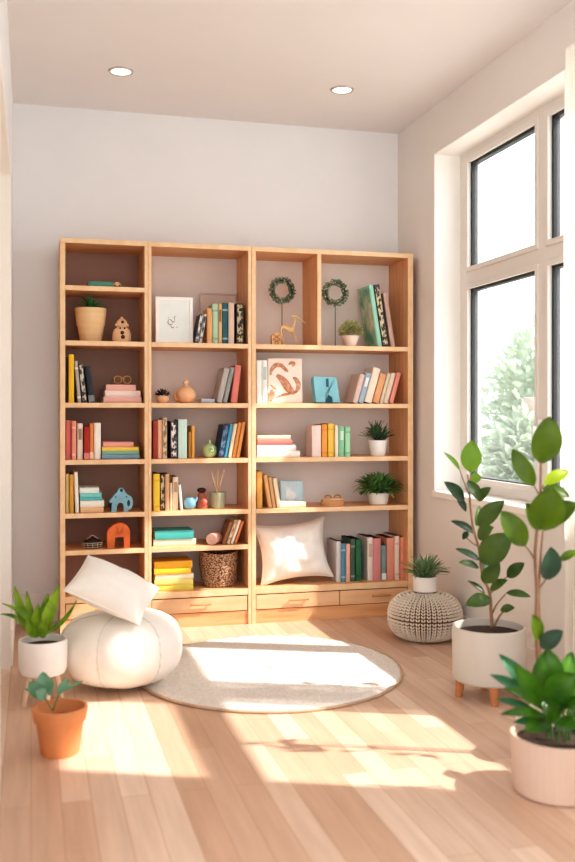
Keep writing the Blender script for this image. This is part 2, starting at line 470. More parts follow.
def row(place, group, zs, items, dp=0.15, ys=YS):
    """items: (px bottom left, px bottom right, py top, lean, colour, label words, band, depth)"""
    R = random.Random(len(place) + len(items))
    for it in items:
        x0, x1, yt, lean, hx, words = it[:6]; bd = it[6] if len(it) > 6 else None; d = it[7] if len(it) > 7 else dp
        y = ys + R.uniform(-0.006, 0.012)
        xa, xb = X_on(x0, y), X_on(x1, y); th = math.radians(lean)
        t = (xb - xa) * math.cos(th) - 0.0008
        zt = Z_on((x0 + x1) / 2 + (415 and 0), yt, y)
        h = (zt - zs - abs(t * math.sin(th))) / math.cos(th)
        book(t, h, d, hx, (xa + 0.0004, y, zs + 0.0005), lean, label=words + ' ' + place, group=group, band=bd)

def stack(place, group, zs, items, dp=0.16, ys=YS):
    """items bottom up: (px left, px right, thickness px, colour, label words)"""
    z = zs + 0.0005; R = random.Random(len(items) * 7 + int(zs * 100))
    for x0, x1, tp, hx, words in items:
        y = ys + R.uniform(-0.004, 0.012); xa, xb = X_on(x0, y), X_on(x1, y)
        t = tp * (xa * S_ + y * C_) / F
        book(t - 0.0004, xb - xa, dp, hx, (xa, y, z), flat=True, yaw=math.radians(R.uniform(-2, 2)), label=words + ' ' + place, group=group)
        z += t

P = 'on the narrow bookcase shelf with gold eyeglasses'; G = 'upright books beside the eyeglasses'
row(P, G, Z2, [(65.6, 68.2, 357, 0, '#2c2624', 'thin black book pressed against the side panel'), (68.6, 74, 354.5, 0, '#f2c637', 'tall yellow book'),
    (77.8, 81.4, 361, -5, '#b9b2a6', 'grey book with pale spine', ('bands', '#e6e0d6')), (82.4, 87.2, 363.5, -6, '#3b3a38', 'black speckled leaning book', ('speckle', '#c9c4b8')),
    (89, 95, 366, -7.5, '#2b2f38', 'dark navy leaning book', ('foot', '#8d8f92'))])
stack('under the gold eyeglasses', 'stack of pink books under the eyeglasses', Z2,
      [(103.5, 141.5, 6.2, '#eab9ab', 'dusty pink book at the bottom of the stack'), (105, 140.5, 6.2, '#f3dcd2', 'pale blush book in the middle of the stack'), (106, 135.8, 6.0, '#ecb6a8', 'pink book on top of the stack')])
P = 'on the narrow bookcase shelf with the rainbow book stack'; G = 'upright books beside the rainbow book stack'
row(P, G, Z3, [(65.8, 70.8, 420.5, 0, '#e57f78', 'coral pink book'), (71.6, 76.3, 421, 0, '#efa288', 'salmon orange book', ('bands', '#f3c2ab')), (77.2, 82.8, 423.5, 0, '#f3e6d6', 'cream book with dark motif', ('title', '#a88a70')),
    (84, 89.2, 427, 0, '#b32a20', 'dark red book', ('foot', '#e58f80')), (89.6, 93.6, 423.5, 0, '#e58b4e', 'orange book with pale foot', ('foot', '#f3d0b4')), (94.1, 100.8, 423, 0, '#f8f1e6', 'thick white book')])
stack('of the rainbow stack on the narrow bookcase', 'rainbow stack of books', Z3,
      [(102, 139.5, 4.6, '#7f9fb4', 'blue-grey bottom book'), (102, 139, 3.6, '#86b79a', 'green second book'), (102, 138.6, 4.0, '#f4d25e', 'yellow third book'), (103.2, 133.5, 5.0, '#eda79b', 'pink top book')])
P = 'on the narrow bookcase shelf with the blue elephant'; G = 'upright books beside the blue elephant'
row(P, G, Z4, [(65.8, 69, 474, 0, '#efe3a0', 'pale yellow book'), (69.4, 73.6, 474.5, 0, '#dba94c', 'mustard book'), (75.3, 79.2, 472, -2, '#f7efe2', 'white leaning book')])
stack('in the stack beside the blue elephant', 'stack of teal and white books', Z4,
      [(80.5, 103.5, 5.5, '#edc79a', 'tan bottom book'), (80.2, 104, 6.3, '#f4efe4', 'white second book'), (80.0, 102, 3.2, '#5fc0c2', 'thin teal third book'), (80, 101.5, 4.4, '#7fd0cf', 'teal fourth book'), (79.5, 99, 5.4, '#e6efe6', 'pale mint top book')])
P = 'on the top shelf of the middle bookcase'; G = 'upright books beside the white picture frame'
YA = BF + 0.10
row(P, G, Z1, [(194.6, 198, 314, 11, '#4b4f54', 'grey slim leaning book', ('speckle', '#d8d8d6'), .12), (198.4, 201.6, 314, 11, '#d9d6d0', 'white leaning book with black flecks', ('speckle', '#4a4644'), .12), 
    (207.2, 212, 308.5, 0, '#e9b078', 'apricot book'), (212.4, 217.8, 303.8, 0, '#b5cfae', 'pale green book', ('bands', '#8fae8a')), (218.3, 222, 304, 0, '#dbb98c', 'tan book', ('title', '#8a6a48')),
    (222.4, 228, 303, 0, '#2f6269', 'dark teal book', ('bands', '#8fb0ae')), (228.5, 234.2, 303, 0, '#dcc1ae', 'beige pink book'), (236.3, 243.6, 303.5, 0, '#2f2f2d', 'black patterned book by the side panel', ('speckle', '#c9b998'))], dp=.13)
P = 'on the middle bookcase shelf with the peach vase'; G = 'leaning books beside the peach vase'
row(P, G, Z2, [(216.5, 222, 367.5, 13, '#b9b0aa', 'light grey leaning book', None, .15), (222.6, 227, 367, 13, '#9aa09a', 'green-grey leaning book', None, .15), (230.8, 237, 365, 7, '#e28478', 'salmon red leaning book', None, .15)])
P = 'on the middle bookcase shelf with the round green vase'; G = 'books beside the round green vase'
row(P, G, Z3, [(153, 157.2, 421, 0, '#a83f30', 'brick red book'), (157.6, 162, 420, 0, '#f0bd98', 'peach book'), (162.4, 167, 417.8, 0, '#dbc2a5', 'beige patterned book', ('speckle', '#9a7c62')),
    (170.5, 177, 421.5, 0, '#3a3536', 'black-and-white book with red foot', ('speckle', '#e8e0da')), (178.2, 187, 419.5, 0, '#cfeadf', 'thick pale mint book'), (188.6, 191.2, 432, 0, '#c98f3e', 'slim ochre book'), (191.6, 194.6, 426, 0, '#e7a94b', 'slim golden book'),
    (217.8, 223.4, 424.5, 10.5, '#27435c', 'dark navy leaning book', ('speckle', '#6a86a0')), (223.8, 227.4, 424, 10.5, '#4fa5cb', 'bright blue leaning book'), (227.9, 231.5, 423.5, 10.5, '#e9dcbb', 'cream leaning book'),
    (232.0, 235.6, 422.5, 10.5, '#e59a55', 'orange leaning book'), (236.2, 239.6, 422, 10.5, '#e8a863', 'light orange last leaning book')])
P = 'on the middle bookcase shelf with the cup of sticks'; G = 'books beside the small blue jug'
row(P, G, Z4, [(153.4, 159.8, 474, 0, '#efcf45', 'yellow book', ('bands', '#e0b52e')), (160.2, 164.8, 474.5, 0, '#4a382c', 'dark brown book', ('speckle', '#d0b89a')), (165.2, 169.4, 474, 0, '#dcae84', 'tan book'), (169.8, 172.4, 483, 0, '#ead3b4', 'thin beige book'),
    (172.9, 178.2, 477, 0, '#efdcc2', 'cream book', ('title', '#b99a78')), (180.4, 183.0, 484.5, -5, '#f4efe6', 'thin white leaning book')])
stack('on the shelf above the woven basket', 'teal and cream books lying flat', Z5, [(153.5, 196, 6.8, '#f3e6d2', 'cream book lying under a teal book'), (155, 193.5, 8.8, '#53bdb8', 'thick teal book lying on a cream book')])
P = 'on the shelf above the woven basket'; G = 'leaning books above the woven basket'
row(P, G, Z5, [(222, 225.6, 522, 20, '#9a6a48', 'brown leaning book', None, .13), (226.3, 229.8, 520, 20, '#e9d2b0', 'cream leaning book', ('speckle', '#b08a62'), .13), (230.3, 233.2, 520, 20, '#f3e3cf', 'ivory leaning book', None, .13), (233.8, 236.8, 521, 20, '#d98552', 'rust orange leaning book', None, .13)])
stack('in the yellow stack beside the woven basket', 'stack of yellow books beside the basket', ZB,
      [(154.5, 193, 5.6, '#efdf6a', 'lemon bottom book'), (154.5, 193, 5.6, '#f2e488', 'pale lemon second book'), (155, 193.5, 5.2, '#f5ead0', 'ivory third book'), (154.2, 191, 5.8, '#f7cf3d', 'bright yellow fourth book'), (154.5, 192.5, 7.2, '#f2b832', 'golden top book')])
P = 'in the top corner of the wide bookcase'; G = 'leaning books in the top corner'
row(P, G, Z1, [(378, 382.2, 285, -9, '#9fd8c0', 'large mint green leaning book', ('cover', '#f0ead0'), .20), (382.8, 388.6, 284.5, -9, '#3a3a36', 'black and beige patterned leaning book', ('speckle', '#d9c6a2'), .19), (391, 395.2, 293, -9, '#c4a596', 'dusty mauve leaning book', None, .16)])
P = 'on the wide bookcase shelf with the blue block'; G = 'leaning books beside the blue block'
row('beside the brown swirl picture', 'white books beside the swirl picture', Z2, [(256.6, 261.6, 360.5, 0, '#fbf8f2', 'white book pressed against the side panel'), (262.0, 267.4, 360.5, 0, '#eef1ec', 'pale white-grey spined book', ('title', '#b9c4c0'))])
row(P, G, Z2, [(352.5, 357.5, 373.5, 16, '#e3c6bb', 'pinkish grey leaning book', None, .15), (358, 363.6, 372.5, 16, '#a9bccb', 'blue-grey leaning book', ('title', '#eef0f0'), .15), (364.2, 371.6, 367, 16, '#efe3cf', 'tall cream leaning book', None, .15),
    (372.4, 378.8, 373, 16, '#e9ad7c', 'apricot leaning book', None, .15), (379.4, 382.8, 373, 16, '#e3d4b9', 'thin beige leaning book', None, .15), (383.4, 387.8, 372.5, 16, '#ead9c2', 'pale sand leaning book', None, .15), (388.8, 393.2, 372.2, 16, '#ec9d8c', 'salmon leaning book beside the side panel', None, .15)])
stack('in the stack beside the rainbow row', 'stack of white and rose books', Z3,
      [(257, 299.5, 6.2, '#fbf6ee', 'long white bottom book'), (257, 295.5, 6.2, '#f8f2ea', 'white second book'), (257.5, 292, 4.8, '#d9877c', 'rose third book'), (257.5, 290.5, 5.0, '#f2cdb8', 'blush top book')])
P = 'in the pastel row of the wide bookcase'; G = 'pastel row of upright books'
row(P, G, Z3, [(312, 321, 425.5, 0, '#f0dcd2', 'thick blush white book', None, .12), (321.8, 327.2, 424.5, 0, '#eea54c', 'orange book', ('bands', '#e58e36')), (328, 334.0, 423.5, 0, '#f3cd58', 'yellow book', ('bands', '#e6b93e')),
    (335, 338.4, 425.5, 0, '#f3ead2', 'pale cream book'), (339, 344.4, 426.5, 0, '#8cc9a2', 'green book', ('title', '#d6ecd8')), (345.2, 350.2, 427, 0, '#a9dcb0', 'mint book', ('bands', '#7fc092'))])
P = 'beside the light blue picture'; G = 'leaning books beside the light blue picture'
row(P, G, Z4, [(256.8, 262.4, 471.5, 0, '#dfab58', 'ochre leaning book'), (268.4, 272.2, 474.5, -9, '#e3b27a', 'tan leaning book'), (272.8, 276.4, 477, -9, '#d9b080', 'light brown leaning book'), (277.2, 281.2, 478, -9, '#f0dfc0', 'cream leaning book')])
P = 'beside the white cushion in the wide bookcase'; G = 'books beside the white cushion'
row(P, G, ZB, [(336.5, 340.8, 541.5, 0, '#dcd9d6', 'pale grey book', None, .17), (341.2, 345.6, 543.5, 0, '#5d93ad', 'blue book', ('bands', '#9cc0cf'), .17), (346.2, 350.2, 544, 0, '#efb9a4', 'peach book', None, .17),
    (350.8, 355.0, 539, 0, '#4a6650', 'dark olive green book', ('bands', '#8aa08a'), .17), (355.8, 361.2, 539.5, 0, '#2f7350', 'emerald green book', ('bands', '#245c40'), .17), (367.5, 372.8, 537.5, 0, '#e9ded6', 'tall ivory book', ('title', '#c9b0a4'), .18),
    (373.3, 380.8, 538.5, 0, '#d99492', 'thick rose book', None, .18), (381.6, 386.2, 545.5, 0, '#7f9f9c', 'short teal grey book', ('foot', '#e6ece6'), .13), (386.8, 394, 538, 0, '#e29d88', 'wide salmon book', None, .18),
    (394.7, 399.4, 536, 0, '#f0d9c8', 'pale pink book', ('bands', '#e0c0ac'), .18), (400.2, 404.2, 537, 0, '#eb9f84', 'coral book against the side panel', None, .18)], ys=BF + 0.05)
# single books lying flat
def lying(x0, x1, tp, hx, z, y, dp, label):
    xa, xb = X_on(x0, y), X_on(x1, y)
    book(tp * 0.0053, xb - xa, dp, hx, (xa, y, z + .0005), flat=True, label=label, group=None)
lying(88.5, 113, 4.6, '#4f8f7e', Z0, BF + 0.012, .15, 'thin green book lying alone on the topmost shelf of the narrow bookcase')
lying(201.5, 214.5, 4.2, '#b9c3d0', Z2, BF + 0.03, .10, 'small pale blue book lying beside the peach vase')
lying(279.5, 306, 6.0, '#f5ecd6', Z4, BF + 0.03, .12, 'cream book lying in front of the light blue picture')
lying(112, 130, 6.0, '#d9776a', ZB, BF + 0.06, .12, 'coral book lying at the bottom behind the white pillow')

# ------------------------------------------------------------------ small things on the shelves
def cyl_pot(bm, r0, r1, h, wall=0.006, foot=0.0):
    return lathe(bm, [(0, 0), (r0 * .92, 0), (r0, h * .04), (r1, h * .97), (r1 - wall * .3, h), (r1 - wall, h * .985), (r1 - wall * 1.3, h * .8), (0, h * .78)], 36)

def on_shelf(px, Y, z): return (X_on(px, Y), Y, z + 0.0005)

# tan tiered planter with a spiky succulent
Y = BF + 0.13
t = thing('succulent_planter', 'tapered tan two-tier planter with small spiky succulent in the narrow bookcase', 'potted plant', on_shelf(90.7, Y, Z1))
obj('pot', lathe(NB(), [(0, 0), (.052, 0), (.056, .006), (.070, .085), (.0745, .09), (.083, .170), (.083, .178), (.076, .178), (.072, .150), (0, .148)], 40), mat('#f0cf9f', .7, .06, scale=3, stretch=(1, 1, 14), bump=.1, bscale=10), t, smooth=True)
obj('soil', lathe(NB(), [(.0735, .154), (0, .158)], 24), SOIL, t)
obj('foliage', spiky(NB(), (0, 0, .155), 26, .10, .022, 25, 80, .2, 4), mat('#4f9a55', .5, .2, hex2='#2f6b3c'), t, smooth='all')
# wooden figurine
Y = BF + 0.07
t = thing('wooden_figurine', 'small pale wooden snowman-shaped figurine with dark holes beside the tan planter', 'figurine', on_shelf(121.8, Y, Z1))
WD = mat('#e9bf97', .6, .08, scale=6)
obj('body', lathe(NB(), [(0, 0), (.046, 0), (.049, .015), (.048, .045), (.040, .066), (.026, .078), (0, .080)], 28, sy=.6), WD, t, smooth=True)
bm = ball(NB(), (0, 0, .098), .029, 1, .75, .9); ball(bm, (0, 0, .123), .010)
for s in (-1, 1): ball(bm, (s * .027, 0, .090), .010)
obj('head', bm, WD, t, smooth='all')
bm = NB()
for x, z, r, yy in ((0, .048, .010, -.0285), (.003, .026, .011, -.0300), (.002, .104, .008, -.021), (-.010, .072, .005, -.024), (.012, .072, .005, -.023)): ball(bm, (x, yy, z), r, 1, .35, 1)
obj('hole', bm, mat('#4a2e22', .8), t, smooth='all')
# tiny wooden toy on the top shelf
Y = BF + 0.03
t = thing('wooden_toy', 'tiny tan wooden toy car beside the thin green lying book', 'toy', on_shelf(117.2, Y, Z0))
obj('body', prism(NB(), [(-.020, .006), (.020, .006), (.020, .016), (.012, .018), (.007, .027), (-.009, .027), (-.013, .018), (-.020, .016)], -.009, .009), mat('#d9b48c', .6), t, bevel=.001)
for x in (-.012, .012):
    bm = NB(); tube(bm, [(x, -.011, .0065), (x, .011, .0065)], .0065, 14); obj('wheel', bm, mat('#8a5f42', .6), t, smooth=True)
# eyeglasses
Y = BF + 0.055
zs = Z2 + (6.2 + 6.2 + 6.0) * 0.00516 + .002
t = thing('eyeglasses', 'round gold wire eyeglasses standing on the stack of pink books', 'eyeglasses', on_shelf(122.5, Y, zs))
GOLD = mat('#d29a5c', .3, .05, metal=.8)
for s in (-1, 1):
    bm = NB(); tube(bm, ring_pts(.0195, 32, (s * .0245, 0, .024)), .0022, 8, closed=True)
    obj('rim', bm, GOLD, t, smooth='all')
    bm = NB(); tube(bm, smooth_path([(s * .045, 0, .028), (s * .047, .02, .028), (s * .045, .075, .024), (s * .044, .10, .006)]), .0016, 6)
    obj('temple', bm, GOLD, t, smooth='all')
bm = NB(); tube(bm, smooth_path([(-.006, 0, .028), (0, -.002, .033), (.006, 0, .028)]), .002, 6)
obj('bridge', bm, GOLD, t, smooth='all')
# blue elephant arch
def zoomed(pts, x0, y1, k): return [((x - x0) * k, (y1 - y) * k) for x, y in pts]
Y = BF + 0.06; k = .00516 / 5.227
t = thing('elephant_block', 'pale blue wooden elephant with arched belly beside the teal book stack', 'figurine', on_shelf(120.5, Y, Z4))
pl = zoomed([(318, 322), (347, 322), (347, 296), (354, 280), (366, 274), (378, 280), (384, 296), (384, 322), (408, 322), (408, 312), (420, 312), (430, 292), (432, 266), (424, 246), (408, 234), (394, 228), (388, 210), (380, 199), (368, 196), (356, 202), (350, 218), (336, 232), (322, 250), (307, 268), (312, 276), (324, 274)], 368.5, 322, k)
obj('body', prism(NB(), pl, -.022, .022), mat('#8cbccb', .65, .08, scale=20), t, bevel=.003)
bm = NB(); ball(bm, ((372 - 368.5) * k, -.022, (322 - 209) * k), .0085, 1, .3, 1); ball(bm, ((409 - 368.5) * k, -.022, (322 - 278) * k), .010, .8, .3, 1.7)
ball(bm, ((342 - 368.5) * k, -.022, (322 - 244) * k), .004, 1, .3, 1); ball(bm, ((398 - 368.5) * k, -.022, (322 - 244) * k), .004, 1, .3, 1)
obj('spot', bm, mat('#33424d', .7), t, smooth='all')
# orange arch block
k = .00516 / 8.21
t = thing('arch_block', 'orange wooden house-shaped arch with square doorway in the narrow bookcase', 'figurine', on_shelf(118.3, Y, Z5))
pl = zoomed([(264, 388), (262, 262), (272, 232), (300, 205), (335, 186), (366, 177), (400, 188), (430, 208), (448, 238), (452, 262), (452, 388), (402, 388), (400, 300), (366, 298), (330, 304), (322, 388)], 357, 388, k)
OR = mat('#e8793f', .6, .1, scale=20)
obj('body', prism(NB(), pl, -.022, .022), OR, t, bevel=.003)
bm = NB()
for a, b in (((335, 210), (366, 268)), ((366, 268), (395, 215)), ((335, 245), (352, 272)), ((395, 245), (380, 272))):
    (xa, za), (xb, zb) = zoomed([a, b], 357, 388, k); tube(bm, [(xa, -.0225, za), (xb, -.0225, zb)], .0018, 6)
obj('carved_line', bm, mat('#b4532a', .7), t)
# trinket dish
t = thing('trinket_dish', 'small dark brown wire-rimmed trinket dish with lid beside the orange arch', 'dish', on_shelf(92.3, BF + .07, Z5))
obj('bowl', lathe(NB(), [(0, 0), (.040, 0), (.047, .008), (.052, .028), (.049, .030), (.043, .012), (0, .010)], 28, sy=.75), mat('#3a2a24', .4, .2, scale=30), t, smooth=True)
obj('lid', lathe(NB(), [(.049, .030), (.044, .042), (.025, .052), (.010, .056), (.008, .062), (0, .065)], 28, sy=.75), mat('#2c211e', .35, .2, scale=30), t, smooth=True)
bm = NB()
for r, z in ((.0475, .008), (.052, .020), (.0525, .030)): tube(bm, [Vector((p.x, p.y * .75, z)) for p in ring_pts(r, 28, plane='xy')], .0016, 6, closed=True)
tube(bm, smooth_path([(-.03, -.01, .046), (-.015, -.02, .060), (0, -.012, .068), (.015, -.02, .060), (.03, -.01, .046)]), .0018, 6)
for a in range(12):
    q = 2 * PI * a / 12; tube(bm, [(.047 * math.cos(q), .035 * math.sin(q), .004), (.0525 * math.cos(q), .0395 * math.sin(q), .030)], .0013, 6)
obj('wire_band', bm, mat('#d8c3b2', .4), t, smooth='all')

# ---- middle bookcase
def panel_frame(name, label, cat, px0, px1, pyt, z, y, lean, fw, frame_hex, inner_hex, depth=.016):
    xa, xb = X_on(px0, y), X_on(px1, y); w = xb - xa; h = (Z_on((px0 + px1) / 2, pyt, y) - z) / math.cos(lean)
    t = thing(name, label, cat, ((xa + xb) / 2, y, z + .001 + depth * math.sin(lean)), (-lean, 0, 0))
    m = mat(frame_hex, .5, .02)
    if fw:
        bm = NB()
        box(bm, -w / 2, -w / 2 + fw, 0, depth, 0, h); box(bm, w / 2 - fw, w / 2, 0, depth, 0, h)
        box(bm, -w / 2 + fw, w / 2 - fw, 0, depth, 0, fw); box(bm, -w / 2 + fw, w / 2 - fw, 0, depth, h - fw, h)
        obj('frame', bm, m, t, bevel=.001)
        obj('print', bx(-w / 2 + fw, w / 2 - fw, .007, .011, fw, h - fw), mat(inner_hex, .7, .02), t)
    else:
        obj('board', bx(-w / 2, w / 2, 0, depth, 0, h), m, t, bevel=.001)
        if inner_hex: obj('print', bx(-w / 2 + .006, w / 2 - .006, -.001, .0005, .006, h - .006), mat(inner_hex, .7, .03), t)
    return t, w, h
def strokes(t, w, h, lines, hx, y=-.0015, name='drawing', flat=.25, hx2=None):
    bm = NB()
    for wd, pts in lines:
        ps = smooth_path([((u - .5) * w, y, v * h) for u, v in pts], 8); n = len(ps)
        rads = [wd * (0.35 + 0.65 * math.sin(PI * i / (n - 1))) for i in range(n)]
        tube(bm, ps, rads, 8)
    for v in bm.verts: v.co.y = y + (v.co.y - y) * flat * .3
    return obj(name, bm, mat(hx, .7, .1, scale=45, hex2=hx2 or hx), t, smooth='all')
t, w, h = panel_frame('framed_sketch', 'white picture frame with small brown bird sketch in the middle bookcase', 'picture frame', 155.8, 193.2, 297, Z1, BF + .07, .06, .018, '#fbfaf7', '#eef6f3')
strokes(t, w, h, [(.0022, [(.36, .52), (.33, .45), (.38, .40), (.46, .42)]), (.002, [(.36, .52), (.42, .50), (.47, .45), (.52, .50)]), (.0016, [(.52, .50), (.50, .55), (.55, .60)]), (.0018, [(.40, .40), (.44, .33), (.50, .36)]), (.0014, [(.36, .56), (.34, .54)]), (.0014, [(.55, .36), (.60, .34)])], '#8a5a44', y=.0065)
t, w, h = panel_frame('art_board', 'pale pinkish beige blank art board leaning behind the books beside the white frame', 'picture', 200.5, 237, 293.5, Z1, BF + .255, .045, .007, '#d9c0b2', '#dfc9bd', .010)
# peach pot with dark succulent
t = thing('succulent_pot', 'little round peach pot with dark succulent at the end of the peach vase shelf', 'potted plant', on_shelf(162.8, BF + .07, Z2))
obj('pot', lathe(NB(), [(0, 0), (.022, 0), (.032, .012), (.034, .026), (.029, .038), (.025, .037), (.026, .03), (0, .03)], 28), mat('#f0c19c', .6, .05), t, smooth=True)
obj('foliage', bushy(NB(), (0, 0, .036), .028, .028, .026, 60, .028, .014, 12, low=0), mat('#4d4238', .6, .25, hex2='#2c2a24'), t)
# peach vase
t = thing('vase', 'round peach ceramic vase with ball-shaped top in the middle bookcase', 'vase', on_shelf(186, BF + .08, Z2))
obj('body', lathe(NB(), [(0, 0), (.030, 0), (.044, .012), (.052, .036), (.050, .058), (.038, .078), (.020, .088), (.012, .092), (.012, .096), (0, .096)], 36), mat('#f0bd92', .45, .04, scale=6), t, smooth='all')
obj('stopper', ball(NB(), (0, 0, .109), .0165), mat('#f3c7a0', .45, .04), t, smooth='all')
bm = NB(); tube(bm, smooth_path([(-.045, 0, .060), (-.060, 0, .048), (-.058, 0, .024), (-.040, 0, .012)]), .007, 10); obj('handle', bm, mat('#e3a576', .45), t, smooth='all')
# round green vase
t = thing('vase', 'small round pale green vase with short neck beside leaning navy book', 'vase', on_shelf(209.6, BF + .09, Z3))
obj('body', lathe(NB(), [(0, 0), (.020, 0), (.034, .014), (.041, .036), (.037, .058), (.022, .072), (.009, .077), (.008, .092), (.011, .096), (.006, .096), (0, .085)], 32), mat('#bcd49b', .4, .06), t, smooth='all')
bm = NB(); pts = [Vector((.004 + (.004 + .0011 * i) * math.cos(i * .55), 0, .042 + (.004 + .0011 * i) * math.sin(i * .55))) for i in range(14)]
for p in pts: p.y = -math.sqrt(max(0, .0405 ** 2 - p.x ** 2 - (p.z - .038) ** 2)) - .0008
tube(bm, pts, .0016, 6); obj('spiral', bm, mat('#4f6b4a', .6), t, smooth='all')
# blue jug
t = thing('jug', 'small round blue jug with spout beside the thin white leaning book', 'jug', on_shelf(189.8, BF + .08, Z4))
obj('body', lathe(NB(), [(0, 0), (.018, 0), (.029, .012), (.033, .030), (.029, .046), (.020, .055), (.019, .062), (.016, .062), (.016, .054), (0, .05)], 30), mat('#79aec6', .4, .06), t, smooth='all')
bm = NB(); tube(bm, smooth_path([(.026, 0, .040), (.034, 0, .052), (.038, 0, .064)]), [.010] * 6 + [.008] * 6 + [.006], 10); obj('spout', bm, mat('#79aec6', .4, .06), t, smooth='all')
# reddish figurine with dark cap
t = thing('wooden_figurine', 'reddish brown wooden figurine with dark oval cap beside the blue jug', 'figurine', on_shelf(202, BF + .10, Z4))
obj('body', lathe(NB(), [(0, 0), (.033, 0), (.034, .02), (.028, .05), (.022, .075), (.016, .085), (0, .086)], 26, sy=.8), mat('#a9604e', .6, .12), t, smooth=True)
obj('cap', ball(NB(), (-.002, 0, .098), .024, 1.05, .9, .62), mat('#3c2420', .5, .1), t, smooth='all')
obj('nose', ball(NB(), (.008, -.024, .036), .017), mat('#d07a62', .55, .05), t, smooth='all')
# cup with sticks
t = thing('cup', 'grey-green ceramic cup holding thin sticks in the middle bookcase', 'cup', on_shelf(218, BF + .10, Z4))
obj('body', lathe(NB(), [(0, 0), (.033, 0), (.037, .004), (.043, .082), (.043, .086), (.039, .086), (.035, .02), (0, .018)], 32), mat('#a9ad93', .5, .05), t, smooth=True)
for k, (bxx, tx, hh) in enumerate(((.012, -.036, .196), (-.004, .000, .206), (-.014, .034, .204))):
    t2 = thing('stick', ['wooden stick leaning left in the grey-green cup', 'wooden stick standing upright in the grey-green cup', 'wooden stick leaning right in the grey-green cup'][k], 'stick', (t.location.x, t.location.y, t.location.z), group='sticks in the grey-green cup')
    bm = NB(); tube(bm, [(bxx, .004 * k - .004, .022), (tx, .006 * k - .006, hh)], [.0046, .0040], 8); obj('shaft', bm, mat('#ecc8a0', .6), t2, smooth=True)
# pink tin lying on its side
t = thing('tin', 'small pink cylindrical tin with dark lid lying on its side by leaning books', 'tin', on_shelf(215, BF + .07, Z5), (0, 0, math.radians(60)))
bm = NB(); tube(bm, [(-.045, 0, .031), (.03, 0, .031)], .031, 24); obj('body', bm, mat('#e3a693', .5, .08), t, smooth=True, bevel=.002)
bm = NB(); tube(bm, [(-.058, 0, .031), (-.043, 0, .031)], .0305, 24); obj('lid', bm, mat('#e9c0ae', .5), t, smooth=True, bevel=.002)
bm = NB(); tube(bm, [(.028, 0, .031), (.036, 0, .031)], .0305, 24); obj('base', bm, mat('#3a302c', .5), t, smooth=True)
# woven basket
def wicker():
    m = bpy.data.materials.new('wicker'); m.use_nodes = True
    nt = m.node_tree; N = nt.nodes; L = nt.links; p = N['Principled BSDF']; p.inputs['Roughness'].default_value = .8
    tc = N.new('ShaderNodeTexCoord'); v = N.new('ShaderNodeTexVoronoi'); v.inputs['Scale'].default_value = 130
    L.new(tc.outputs['Object'], v.inputs['Vector'])
    cr = N.new('ShaderNodeValToRGB'); cr.color_ramp.elements[0].color = lin('#dcc2a8'); cr.color_ramp.elements[1].color = lin('#5a3a28')
    e = cr.color_ramp.elements.new(.5); e.color = lin('#a97c58')
    cr.color_ramp.elements[0].position = .2; cr.color_ramp.elements[-1].position = .75
    L.new(v.outputs['Distance'], cr.inputs['Fac']); L.new(cr.outputs['Color'], p.inputs['Base Color'])
    b = N.new('ShaderNodeBump'); b.inputs['Strength'].default_value = .6; b.inputs['Distance'].default_value = .004; b.invert = True
    L.new(v.outputs['Distance'], b.inputs['Height']); L.new(b.outputs['Normal'], p.inputs['Normal'])
    return m
WK = wicker()
t = thing('woven_basket', 'round brown speckled woven basket on the bottom shelf of the middle bookcase', 'basket', on_shelf(218.3, BF + .135, ZB))
bm = NB(); seg, nr = 72, 22; vs = []
prof = [(.085 + .020 * min(1, 1.6 * k / nr) - .002 * (k / nr), .002 + .178 * k / nr) for k in range(nr + 1)]
for i, (r, z) in enumerate(prof):
    ring = []
    for k in range(seg):
        q = 2 * PI * k / seg; rr = r + .0022 * (1 if (k // 2 + i) % 2 else -1)
        ring.append(bm.verts.new((rr * math.cos(q), rr * math.sin(q), z + .006 * (i / nr) * math.cos(q * 2))))
    vs.append(ring)
for a, b in zip(vs, vs[1:]):
    for k in range(seg): bm.faces.new((a[k], a[(k + 1) % seg], b[(k + 1) % seg], b[k]))
bm.faces.new(vs[0][::-1])
o = obj('basket_wall', bm, WK, t, smooth='all'); s = o.modifiers.new('thick', 'SOLIDIFY'); s.thickness = .006; s.offset = -1
bm = NB(); tube(bm, [Vector((p.x, p.y, .182 + .006 * math.cos(2 * math.atan2(p.y, p.x)))) for p in ring_pts(.103, 48, plane='xy')], .006, 8, closed=True)
obj('rim', bm, WK, t, smooth='all')

